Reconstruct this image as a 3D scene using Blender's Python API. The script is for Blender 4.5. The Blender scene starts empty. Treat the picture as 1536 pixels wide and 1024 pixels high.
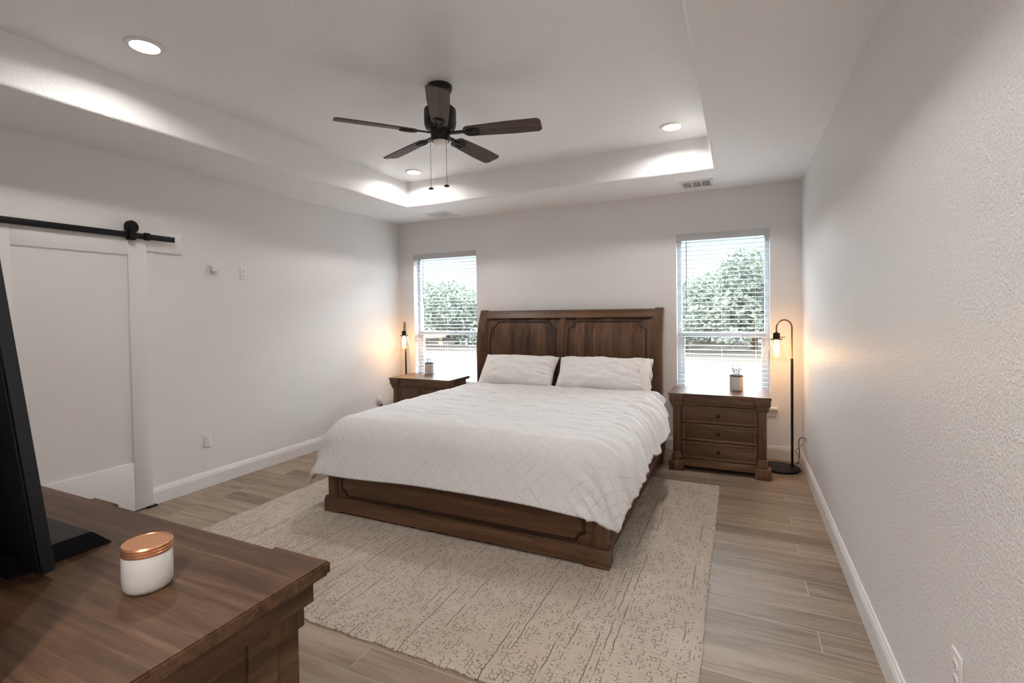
import bpy, bmesh, math, random
import numpy as np
from mathutils import Vector, Matrix

PI = math.pi
scene = bpy.context.scene
C = scene.collection

# ------------------------------------------------------------------ camera
CAM_YAW, CAM_PITCH, CAM_ROLL, CAM_H, CAM_F = 0.4439, 0.0203, -0.0144, 1.5055, 741.27
cam_d = bpy.data.cameras.new('camera')
cam = bpy.data.objects.new('camera', cam_d)
C.objects.link(cam)
_f = Vector((-math.sin(CAM_YAW) * math.cos(CAM_PITCH), math.cos(CAM_YAW) * math.cos(CAM_PITCH), -math.sin(CAM_PITCH)))
_r = Vector((math.cos(CAM_YAW), math.sin(CAM_YAW), 0))
_u = _r.cross(_f)
_r2 = _r * math.cos(CAM_ROLL) + _u * math.sin(CAM_ROLL)
_u2 = _r2.cross(_f)
cam.matrix_world = Matrix(((_r2.x, _u2.x, -_f.x, 0), (_r2.y, _u2.y, -_f.y, 0), (_r2.z, _u2.z, -_f.z, CAM_H), (0, 0, 0, 1)))
cam_d.sensor_fit = 'HORIZONTAL'
cam_d.sensor_width = 36.0
cam_d.lens = CAM_F / 1536 * 36
cam_d.shift_x = (768 - 756.95) / 1536
cam_d.shift_y = (483.06 - 512) / 1536
cam_d.clip_start = 0.02
scene.camera = cam

# ------------------------------------------------------------------ world, sun, exposure
world = bpy.data.worlds.new('sky')
scene.world = world
world.use_nodes = True
_nt = world.node_tree
_nt.nodes.clear()
_o = _nt.nodes.new('ShaderNodeOutputWorld')
_b = _nt.nodes.new('ShaderNodeBackground')
_tc = _nt.nodes.new('ShaderNodeTexCoord')
_sp = _nt.nodes.new('ShaderNodeSeparateXYZ')
# pale sky near the horizon, an unseen bright patch added high on the window side to light the room
_cr = _nt.nodes.new('ShaderNodeValToRGB')
_cr.color_ramp.elements[0].position = 0.0
_cr.color_ramp.elements[0].color = (0.80, 0.86, 0.90, 1)
_cr.color_ramp.elements[1].position = 0.25
_cr.color_ramp.elements[1].color = (0.46, 0.64, 0.80, 1)
def _map(sock, lo, hi):
    n = _nt.nodes.new('ShaderNodeMapRange')
    n.interpolation_type = 'SMOOTHSTEP'
    n.inputs['From Min'].default_value = lo
    n.inputs['From Max'].default_value = hi
    _nt.links.new(sock, n.inputs['Value'])
    return n.outputs[0]
_nt.links.new(_tc.outputs['Generated'], _sp.inputs[0])
_nt.links.new(_sp.outputs['Z'], _cr.inputs[0])
_mm = _nt.nodes.new('ShaderNodeMath')
_mm.operation = 'MULTIPLY'
_m2 = _nt.nodes.new('ShaderNodeMath')
_m2.operation = 'SUBTRACT'
_nt.links.new(_map(_sp.outputs['Z'], 0.25, 0.36), _m2.inputs[0])
_nt.links.new(_map(_sp.outputs['Z'], 0.52, 0.70), _m2.inputs[1])
_nt.links.new(_m2.outputs[0], _mm.inputs[0])
_nt.links.new(_map(_sp.outputs['Y'], 0.10, 0.45), _mm.inputs[1])
_mx = _nt.nodes.new('ShaderNodeMix')
_mx.data_type = 'RGBA'
_nt.links.new(_mm.outputs[0], _mx.inputs['Factor'])
_nt.links.new(_cr.outputs[0], _mx.inputs['A'])
_mx.inputs['B'].default_value = (25.0, 27.3, 29.6, 1)
_nt.links.new(_mx.outputs['Result'], _b.inputs['Color'])
_nt.links.new(_b.outputs[0], _o.inputs[0])
SKY = 1.0
_b.inputs['Strength'].default_value = SKY

sun_d = bpy.data.lights.new('sun', 'SUN')
sun_d.energy = 3.0
sun_d.angle = 0.01
sun_d.color = (1.0, 0.95, 0.86)
sun = bpy.data.objects.new('sun', sun_d)
C.objects.link(sun)
sun.rotation_euler = Vector((0.35, 0.75, -0.9)).to_track_quat('-Z', 'Y').to_euler()

scene.view_settings.view_transform = 'Standard'
scene.view_settings.look = 'None'
scene.view_settings.exposure = 0.74
scene.view_settings.gamma = 1.0
scene.view_settings.use_curve_mapping = False
LAMP_W = 6.8          # each recessed ceiling light
HALL_FILL_W = 20.0           # unseen fill light added over the entry behind the camera
BULB_W = 3.0           # each floor lamp

# ------------------------------------------------------------------ room dimensions
XR, XL, YB = 0.541, -4.26, 5.577
ZC, ZT = 2.74, 3.034
TX0, TX1, TY0, TY1 = -3.509, -0.205, 0.85, 4.77
YF = 0.397              # room face of the wall behind the dresser
XJ = -1.190            # its free end, where the entry begins
YE = -1.4              # end of the entry behind the camera

# ------------------------------------------------------------------ material helpers
def new_mat(name):
    m = bpy.data.materials.new(name)
    m.use_nodes = True
    nt = m.node_tree
    nt.nodes.clear()
    out = nt.nodes.new('ShaderNodeOutputMaterial')
    return m, nt, out

def N(nt, t, **kw):
    n = nt.nodes.new(t)
    for k, v in kw.items():
        setattr(n, k, v)
    return n

def L(nt, a, b):
    nt.links.new(a, b)

def principled(nt, out, color=(0.8, 0.8, 0.8), rough=0.5, metal=0.0, spec=0.5):
    p = N(nt, 'ShaderNodeBsdfPrincipled')
    p.inputs['Base Color'].default_value = (*color, 1)
    p.inputs['Roughness'].default_value = rough
    p.inputs['Metallic'].default_value = metal
    p.inputs['Specular IOR Level'].default_value = spec
    L(nt, p.outputs[0], out.inputs[0])
    return p

def math_node(nt, op, a, b=None, c=None):
    n = N(nt, 'ShaderNodeMath', operation=op)
    for i, v in enumerate((a, b, c)):
        if v is None:
            continue
        if isinstance(v, (int, float)):
            n.inputs[i].default_value = v
        else:
            L(nt, v, n.inputs[i])
    return n.outputs[0]

def ramp(nt, fac, stops):
    r = N(nt, 'ShaderNodeValToRGB')
    e = r.color_ramp.elements
    while len(e) < len(stops):
        e.new(0.5)
    for i, (p, c) in enumerate(stops):
        e[i].position = p
        e[i].color = (*c, 1) if len(c) == 3 else c
    L(nt, fac, r.inputs[0])
    return r.outputs[0]

def coord(nt, scale=(1, 1, 1), kind='Object', rot=(0, 0, 0)):
    tc = N(nt, 'ShaderNodeTexCoord')
    mp = N(nt, 'ShaderNodeMapping')
    mp.inputs['Scale'].default_value = scale
    mp.inputs['Rotation'].default_value = rot
    L(nt, tc.outputs[kind], mp.inputs[0])
    return mp.outputs[0]

def noise(nt, vec, scale, detail=3, rough=0.55, dist=0.0):
    n = N(nt, 'ShaderNodeTexNoise')
    n.inputs['Scale'].default_value = scale
    n.inputs['Detail'].default_value = detail
    n.inputs['Roughness'].default_value = rough
    n.inputs['Distortion'].default_value = dist
    L(nt, vec, n.inputs['Vector'])
    return n.outputs['Fac']

def bump(nt, p, height, strength, distance=0.01):
    b = N(nt, 'ShaderNodeBump')
    b.inputs['Strength'].default_value = strength
    b.inputs['Distance'].default_value = distance
    L(nt, height, b.inputs['Height'])
    L(nt, b.outputs[0], p.inputs['Normal'])

def simple(name, color, rough=0.5, metal=0.0, spec=0.5, nscale=0, nstr=0.1):
    m, nt, out = new_mat(name)
    p = principled(nt, out, color, rough, metal, spec)
    v = coord(nt)
    f = noise(nt, v, nscale or 3, 2)
    k = 0.94 if nscale else 0.985
    c = ramp(nt, f, [(0.3, tuple(x * k for x in color)), (0.7, tuple(min(1, x * (2 - k)) for x in color))])
    L(nt, c, p.inputs['Base Color'])
    if nscale:
        bump(nt, p, f, nstr, 0.002)
    return m

def plaster(name, color, rough, strength, scale):
    """sprayed and knocked-down wall texture"""
    m, nt, out = new_mat(name)
    p = principled(nt, out, color, rough, 0, 0.5)
    v = coord(nt)
    a = noise(nt, v, scale, 2, 0.5, 0.6)
    b = noise(nt, v, scale * 2.7, 2, 0.5, 0.2)
    a2 = ramp(nt, a, [(0.42, (0, 0, 0)), (0.60, (1, 1, 1))])
    h = math_node(nt, 'ADD', a2, math_node(nt, 'MULTIPLY', b, 0.35))
    bump(nt, p, h, strength, 0.004)
    return m

def wood(name, axis, dark, mid, light, rough=0.42, scale=1.0, planks=0.0, plank_axis=0, spec=0.42):
    """stained wood, the grain running along AXIS of the object"""
    m, nt, out = new_mat(name)
    p = principled(nt, out, mid, rough, 0, spec)
    s = [14.0 * scale] * 3
    s[axis] = 0.9 * scale
    v = coord(nt, s)
    if planks:
        tc = N(nt, 'ShaderNodeTexCoord')
        sp = N(nt, 'ShaderNodeSeparateXYZ')
        L(nt, tc.outputs['Object'], sp.inputs[0])
        k = math_node(nt, 'FLOOR', math_node(nt, 'DIVIDE', sp.outputs[plank_axis], planks))
        wn = N(nt, 'ShaderNodeTexWhiteNoise', noise_dimensions='1D')
        L(nt, k, wn.inputs['W'])
        va = N(nt, 'ShaderNodeVectorMath', operation='ADD')
        L(nt, v, va.inputs[0])
        sc = N(nt, 'ShaderNodeVectorMath', operation='SCALE')
        L(nt, wn.outputs['Color'], sc.inputs[0])
        sc.inputs['Scale'].default_value = 37.0
        L(nt, sc.outputs[0], va.inputs[1])
        v = va.outputs[0]
    a = noise(nt, v, 1.0, 5, 0.6, 0.8)
    b = noise(nt, v, 6.0, 3, 0.6, 0.3)
    tone = noise(nt, coord(nt), 2.2, 2, 0.5)
    f = math_node(nt, 'ADD', math_node(nt, 'MULTIPLY', a, 0.6), math_node(nt, 'MULTIPLY', b, 0.25))
    f = math_node(nt, 'ADD', f, math_node(nt, 'MULTIPLY', tone, 0.15))
    if planks:
        f = math_node(nt, 'ADD', f, math_node(nt, 'MULTIPLY', math_node(nt, 'SUBTRACT', wn.outputs['Value'], 0.5), 0.16))
    c = ramp(nt, f, [(0.34, dark), (0.5, mid), (0.66, light)])
    L(nt, c, p.inputs['Base Color'])
    rr = N(nt, 'ShaderNodeMapRange')
    rr.inputs['To Min'].default_value = rough - 0.07
    rr.inputs['To Max'].default_value = rough + 0.1
    L(nt, b, rr.inputs['Value'])
    L(nt, rr.outputs[0], p.inputs['Roughness'])
    bump(nt, p, f, 0.25, 0.002)
    return m

def glass_thin(name, tint=(1, 1, 1), gloss=1.0):
    """thin clear pane: straight-through light plus a Fresnel reflection"""
    m, nt, out = new_mat(name)
    t = N(nt, 'ShaderNodeBsdfTransparent')
    t.inputs[0].default_value = (*tint, 1)
    g = N(nt, 'ShaderNodeBsdfGlossy')
    g.inputs['Roughness'].default_value = 0.02
    lw = N(nt, 'ShaderNodeLayerWeight')
    lw.inputs['Blend'].default_value = 0.5
    fr = math_node(nt, 'ADD', 0.035 * gloss, math_node(nt, 'MULTIPLY', math_node(nt, 'POWER', lw.outputs['Facing'], 4.0), 0.6 * gloss))
    mx = N(nt, 'ShaderNodeMixShader')
    L(nt, fr, mx.inputs[0])
    L(nt, t.outputs[0], mx.inputs[1])
    L(nt, g.outputs[0], mx.inputs[2])
    L(nt, mx.outputs[0], out.inputs[0])
    return m

def emit(name, color, strength):
    m, nt, out = new_mat(name)
    e = N(nt, 'ShaderNodeEmission')
    e.inputs[0].default_value = (*color, 1)
    e.inputs[1].default_value = strength
    L(nt, e.outputs[0], out.inputs[0])
    return m

# ------------------------------------------------------------------ materials
M = {}
M['wall'] = plaster('wall_paint', (0.80, 0.785, 0.775), 0.5, 0.22, 75)
M['wall_right'] = plaster('wall_paint_knockdown', (0.80, 0.785, 0.775), 0.40, 0.50, 105)
M['ceiling'] = plaster('ceiling_paint', (0.88, 0.875, 0.87), 0.6, 0.34, 95)
M['trim'] = simple('white_trim', (0.80, 0.785, 0.77), 0.38)
M['door'] = simple('door_paint', (0.77, 0.75, 0.735), 0.45)
M['vinyl'] = simple('white_vinyl', (0.58, 0.60, 0.63), 0.35)
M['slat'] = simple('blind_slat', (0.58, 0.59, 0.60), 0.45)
M['cord_white'] = simple('blind_cord', (0.72, 0.72, 0.72), 0.7)
M['wand'] = simple('blind_wand', (0.30, 0.31, 0.33), 0.4)
M['black'] = simple('black_metal', (0.006, 0.006, 0.0065), 0.45, 0.0, 0.25)
M['bronze'] = simple('dark_bronze', (0.010, 0.008, 0.007), 0.42, 0.0, 0.35)
M['plastic'] = simple('outlet_plastic', (0.80, 0.78, 0.765), 0.32)
M['slot'] = simple('dark_slot', (0.05, 0.048, 0.045), 0.6)
M['tv'] = simple('television_plastic', (0.016, 0.019, 0.024), 0.45, spec=0.4)
M['tv_foot'] = simple('television_foot', (0.006, 0.006, 0.007), 0.55, spec=0.2)
M['tv_back'] = simple('television_back', (0.006, 0.006, 0.007), 0.6)
M['screen'] = simple('screen_glass', (0.004, 0.004, 0.005), 0.08)
M['glass'] = glass_thin('window_glass', (0.97, 0.985, 0.98), 0.7)
M['shade'] = glass_thin('lamp_glass', (0.99, 0.985, 0.975), 0.9)
M['led'] = emit('ceiling_led', (1.0, 0.93, 0.84), 9.0)
M['bulb'] = emit('warm_filament_bulb', (1.0, 0.62, 0.24), 14.0)
M['frosted'] = simple('frosted_white_glass', (0.78, 0.77, 0.75), 0.25)
M['brass'] = simple('aged_brass', (0.20, 0.135, 0.06), 0.3, 0.9)
M['copper'] = simple('copper_lid', (0.62, 0.30, 0.16), 0.34, 0.85)
M['jar'] = simple('white_jar', (0.60, 0.57, 0.545), 0.35)
M['ceramic'] = simple('speckled_ceramic', (0.62, 0.59, 0.56), 0.5, nscale=120, nstr=0.08)
M['rim'] = simple('dark_rim', (0.07, 0.045, 0.03), 0.5)
M['sprig'] = simple('pale_sprig', (0.50, 0.55, 0.55), 0.5)
M['cord_brown'] = simple('brown_cord', (0.045, 0.022, 0.018), 0.5)
M['cord_tan'] = simple('tan_cord', (0.45, 0.36, 0.28), 0.6)
M['sheet'] = None

BED = ((0.042, 0.019, 0.009), (0.110, 0.052, 0.025), (0.185, 0.095, 0.048))
NST = ((0.050, 0.024, 0.012), (0.132, 0.066, 0.034), (0.225, 0.120, 0.066))
DRS = ((0.034, 0.017, 0.009), (0.092, 0.047, 0.025), (0.165, 0.092, 0.052))
for ax, nm in enumerate('xyz'):
    M['bed_' + nm] = wood('bed_wood_' + nm, ax, *BED, rough=0.40)
    M['night_' + nm] = wood('nightstand_wood_' + nm, ax, *NST, rough=0.36)
    M['dresser_' + nm] = wood('dresser_wood_' + nm, ax, *DRS, rough=0.42, spec=0.26, scale=1.7)
M['bed_groove_shade'] = wood('groove_shade_wood', 0, (0.012, 0.006, 0.004), (0.030, 0.014, 0.008), (0.055, 0.027, 0.015), rough=0.5)  # darkened bed wood, paints the shade of grooves onto the beads
M['bed_panel'] = wood('bed_panel_wood', 2, (0.036, 0.017, 0.010), (0.105, 0.050, 0.026), (0.185, 0.098, 0.053), rough=0.36, planks=0.105)
M['blade'] = wood('fan_blade_wood', 0, (0.050, 0.034, 0.026), (0.105, 0.074, 0.058), (0.175, 0.128, 0.102), rough=0.55, spec=0.2, scale=1.6)

def floor_mat():
    m, nt, out = new_mat('wood_look_plank_tile')
    p = principled(nt, out, (0.3, 0.23, 0.17), 0.5, 0, 0.25)
    tc = N(nt, 'ShaderNodeTexCoord')
    mp = N(nt, 'ShaderNodeMapping')
    mp.inputs['Location'].default_value = (0.255, -0.154, 0)
    L(nt, tc.outputs['Object'], mp.inputs[0])
    br = N(nt, 'ShaderNodeTexBrick')
    br.offset = 0.37
    br.offset_frequency = 3
    br.squash = 1.0
    br.inputs['Color1'].default_value = (0, 0, 0, 1)
    br.inputs['Color2'].default_value = (1, 1, 1, 1)
    br.inputs['Mortar'].default_value = (0.5, 0.5, 0.5, 1)
    br.inputs['Scale'].default_value = 1.0
    br.inputs['Brick Width'].default_value = 0.915
    br.inputs['Row Height'].default_value = 0.157
    br.inputs['Mortar Size'].default_value = 0.0022
    br.inputs['Mortar Smooth'].default_value = 0.0
    br.inputs['Bias'].default_value = 0.0
    L(nt, mp.outputs[0], br.inputs['Vector'])
    # grain, shifted for every plank
    sc = N(nt, 'ShaderNodeVectorMath', operation='SCALE')
    sc.inputs['Scale'].default_value = 23.0
    L(nt, br.outputs['Color'], sc.inputs[0])
    ad = N(nt, 'ShaderNodeVectorMath', operation='ADD')
    mp2 = N(nt, 'ShaderNodeMapping')
    mp2.inputs['Scale'].default_value = (1.1, 13.0, 1.0)
    L(nt, tc.outputs['Object'], mp2.inputs[0])
    L(nt, mp2.outputs[0], ad.inputs[0])
    L(nt, sc.outputs[0], ad.inputs[1])
    g1 = noise(nt, ad.outputs[0], 1.0, 5, 0.6, 1.1)
    g2 = noise(nt, ad.outputs[0], 5.0, 3, 0.6, 0.4)
    f = math_node(nt, 'ADD', math_node(nt, 'MULTIPLY', g1, 0.62), math_node(nt, 'MULTIPLY', g2, 0.22))
    f = math_node(nt, 'ADD', f, math_node(nt, 'MULTIPLY', br.outputs['Color'], 0.22))
    c = ramp(nt, f, [(0.36, (0.160, 0.108, 0.072)), (0.53, (0.265, 0.194, 0.138)), (0.71, (0.375, 0.290, 0.217))])
    mx = N(nt, 'ShaderNodeMix', data_type='RGBA')
    L(nt, br.outputs['Fac'], mx.inputs['Factor'])
    L(nt, c, mx.inputs['A'])
    mx.inputs['B'].default_value = (0.40, 0.33, 0.26, 1)
    L(nt, mx.outputs['Result'], p.inputs['Base Color'])
    h = math_node(nt, 'SUBTRACT', math_node(nt, 'MULTIPLY', f, 0.35), br.outputs['Fac'])
    bump(nt, p, h, 0.28, 0.002)
    return m
M['floor'] = floor_mat()

def rug_mat():
    m, nt, out = new_mat('chunky_woven_wool')
    p = principled(nt, out, (0.5, 0.42, 0.34), 0.9, 0, 0.12)
    v0 = coord(nt)
    wob = N(nt, 'ShaderNodeTexNoise')
    wob.inputs['Scale'].default_value = 12.0
    wob.inputs['Detail'].default_value = 3.0
    L(nt, v0, wob.inputs['Vector'])
    va = N(nt, 'ShaderNodeVectorMath', operation='MULTIPLY_ADD')
    L(nt, wob.outputs['Color'], va.inputs[0])
    va.inputs[1].default_value = (0.022, 0.05, 0)
    L(nt, v0, va.inputs[2])
    sp = N(nt, 'ShaderNodeSeparateXYZ')
    L(nt, va.outputs[0], sp.inputs[0])
    xr = math_node(nt, 'DIVIDE', sp.outputs[0], 0.0185)
    row = math_node(nt, 'FLOOR', xr)
    w1 = N(nt, 'ShaderNodeTexWhiteNoise', noise_dimensions='1D')
    L(nt, row, w1.inputs['W'])
    yr = math_node(nt, 'ADD', math_node(nt, 'DIVIDE', sp.outputs[1], 0.026), math_node(nt, 'MULTIPLY', w1.outputs['Value'], 9.0))
    cell = math_node(nt, 'FLOOR', yr)
    fx = math_node(nt, 'ABSOLUTE', math_node(nt, 'SUBTRACT', math_node(nt, 'FRACT', xr), 0.5))
    fy = math_node(nt, 'ABSOLUTE', math_node(nt, 'SUBTRACT', math_node(nt, 'FRACT', yr), 0.5))
    cm = N(nt, 'ShaderNodeCombineXYZ')
    L(nt, row, cm.inputs[0])
    L(nt, cell, cm.inputs[1])
    w2 = N(nt, 'ShaderNodeTexWhiteNoise', noise_dimensions='2D')
    L(nt, cm.outputs[0], w2.inputs['Vector'])
    # every loop is a rounded pad; its far ends sink
    q = math_node(nt, 'ADD', math_node(nt, 'POWER', math_node(nt, 'MULTIPLY', fx, 2.0), 3.0), math_node(nt, 'POWER', math_node(nt, 'MULTIPLY', fy, 2.0), 3.0))
    pad = math_node(nt, 'SUBTRACT', 1.0, math_node(nt, 'MINIMUM', math_node(nt, 'MULTIPLY', q, 0.7), 1.0))
    on = math_node(nt, 'GREATER_THAN', w2.outputs['Value'], 0.62)
    hole = math_node(nt, 'MULTIPLY', ramp(nt, q, [(0.40, (0, 0, 0)), (0.62, (1, 1, 1))]), on)
    inner = math_node(nt, 'LESS_THAN', fx, 0.30)
    fleck = math_node(nt, 'MULTIPLY', hole, inner)
    # gaps along the rows: some loops part from their neighbour
    on2 = math_node(nt, 'GREATER_THAN', w2.outputs['Color'], 0.66)
    side = math_node(nt, 'MULTIPLY', math_node(nt, 'GREATER_THAN', math_node(nt, 'FRACT', xr), 0.74), math_node(nt, 'LESS_THAN', fy, 0.40))
    fleck = math_node(nt, 'MAXIMUM', fleck, math_node(nt, 'MULTIPLY', math_node(nt, 'MULTIPLY', side, on2), 0.8))
    # occasional open seams along a row
    isrow = math_node(nt, 'GREATER_THAN', w1.outputs['Value'], 0.82)
    sn = ramp(nt, noise(nt, coord(nt, (30.0, 2.2, 1.0)), 1.0, 2), [(0.50, (0, 0, 0)), (0.55, (1, 1, 1))])
    seam = math_node(nt, 'MULTIPLY', math_node(nt, 'MULTIPLY', math_node(nt, 'GREATER_THAN', math_node(nt, 'FRACT', xr), 0.72), isrow), sn)
    fleck = math_node(nt, 'MAXIMUM', fleck, seam)
    tone = noise(nt, v0, 3.0, 3)
    base = ramp(nt, tone, [(0.3, (0.49, 0.415, 0.345)), (0.7, (0.58, 0.500, 0.425))])
    fib = noise(nt, v0, 230, 2)
    b2 = N(nt, 'ShaderNodeMix', data_type='RGBA', blend_type='MULTIPLY')
    b2.inputs['Factor'].default_value = 0.6
    L(nt, base, b2.inputs['A'])
    L(nt, ramp(nt, fib, [(0.3, (0.70, 0.68, 0.66)), (0.65, (1, 1, 1))]), b2.inputs['B'])
    mx = N(nt, 'ShaderNodeMix', data_type='RGBA')
    L(nt, math_node(nt, 'MULTIPLY', fleck, 0.80), mx.inputs['Factor'])
    L(nt, b2.outputs['Result'], mx.inputs['A'])
    mx.inputs['B'].default_value = (0.12, 0.083, 0.056, 1)
    L(nt, mx.outputs['Result'], p.inputs['Base Color'])
    h = math_node(nt, 'ADD', pad, math_node(nt, 'MULTIPLY', fib, 0.35))
    bump(nt, p, h, 0.5, 0.006)
    return m
M['rug'] = rug_mat()

def duvet_mat():
    """white cotton with tufted dashes set in a diamond lattice"""
    m, nt, out = new_mat('tufted_white_cotton')
    p = principled(nt, out, (0.78, 0.765, 0.755), 0.85, 0, 0.2)
    tc = N(nt, 'ShaderNodeTexCoord')
    sp = N(nt, 'ShaderNodeSeparateXYZ')
    L(nt, tc.outputs['UV'], sp.inputs[0])
    u, v = sp.outputs[0], sp.outputs[1]
    masks = []
    for sgn in (1, -1):
        a = math_node(nt, 'ADD', u, math_node(nt, 'MULTIPLY', v, 1.05 * sgn))
        b = math_node(nt, 'SUBTRACT', u, math_node(nt, 'MULTIPLY', v, 1.05 * sgn))
        fr = math_node(nt, 'FRACT', math_node(nt, 'DIVIDE', a, 0.115))
        ln = math_node(nt, 'ABSOLUTE', math_node(nt, 'SUBTRACT', fr, 0.5))
        lm = ramp(nt, ln, [(0.022, (1, 1, 1)), (0.062, (0, 0, 0))])
        # a second line close beside every other one
        fr2 = math_node(nt, 'FRACT', math_node(nt, 'ADD', math_node(nt, 'DIVIDE', a, 0.805), 0.30))
        l2 = math_node(nt, 'ABSOLUTE', math_node(nt, 'SUBTRACT', fr2, 0.5))
        lm2 = ramp(nt, l2, [(0.003, (1, 1, 1)), (0.010, (0, 0, 0))])
        lm = math_node(nt, 'MAXIMUM', lm, lm2)
        da = math_node(nt, 'SINE', math_node(nt, 'MULTIPLY', b, 2 * PI / 0.020))
        dm = ramp(nt, da, [(0.25, (0.25, 0.25, 0.25)), (0.6, (1, 1, 1))])
        masks.append(math_node(nt, 'MULTIPLY', lm, dm))
    t = math_node(nt, 'MAXIMUM', masks[0], masks[1])
    w = noise(nt, coord(nt), 380, 2)
    h = math_node(nt, 'ADD', t, math_node(nt, 'MULTIPLY', w, 0.10))
    h = math_node(nt, 'ADD', h, math_node(nt, 'MULTIPLY', noise(nt, coord(nt), 22, 3), 0.5))
    c = ramp(nt, t, [(0.0, (0.72, 0.708, 0.70)), (1.0, (0.90, 0.89, 0.88))])
    L(nt, c, p.inputs['Base Color'])
    bump(nt, p, h, 0.8, 0.006)
    return m
M['duvet'] = duvet_mat()

def sheet_mat():
    m, nt, out = new_mat('white_cotton_sheet')
    p = principled(nt, out, (0.79, 0.765, 0.745), 0.8, 0, 0.25)
    a = noise(nt, coord(nt), 14, 4, 0.6, 0.8)
    bump(nt, p, a, 0.12, 0.010)
    return m
M['sheet'] = sheet_mat()

def leaf_mat(name, c0, c1):
    m, nt, out = new_mat(name)
    p = principled(nt, out, c0, 0.55, 0, 0.3)
    oi = N(nt, 'ShaderNodeTexCoord')
    f = noise(nt, oi.outputs['Object'], 5.0, 2)
    L(nt, ramp(nt, f, [(0.35, c0), (0.65, c1)]), p.inputs['Base Color'])
    return m
M['leaf'] = leaf_mat('grey_green_leaves', (0.36, 0.40, 0.33), (0.53, 0.57, 0.49))
M['leaf_dark'] = leaf_mat('mid_green_leaves', (0.30, 0.34, 0.28), (0.46, 0.50, 0.42))
M['bark'] = simple('bark', (0.16, 0.12, 0.09), 0.9, nscale=30, nstr=0.4)
M['ground'] = simple('dry_grass_ground', (0.105, 0.082, 0.060), 0.95, nscale=6, nstr=0.3)
M['paving'] = simple('pale_paving', (0.095, 0.102, 0.112), 0.9, nscale=12, nstr=0.1)

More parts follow.
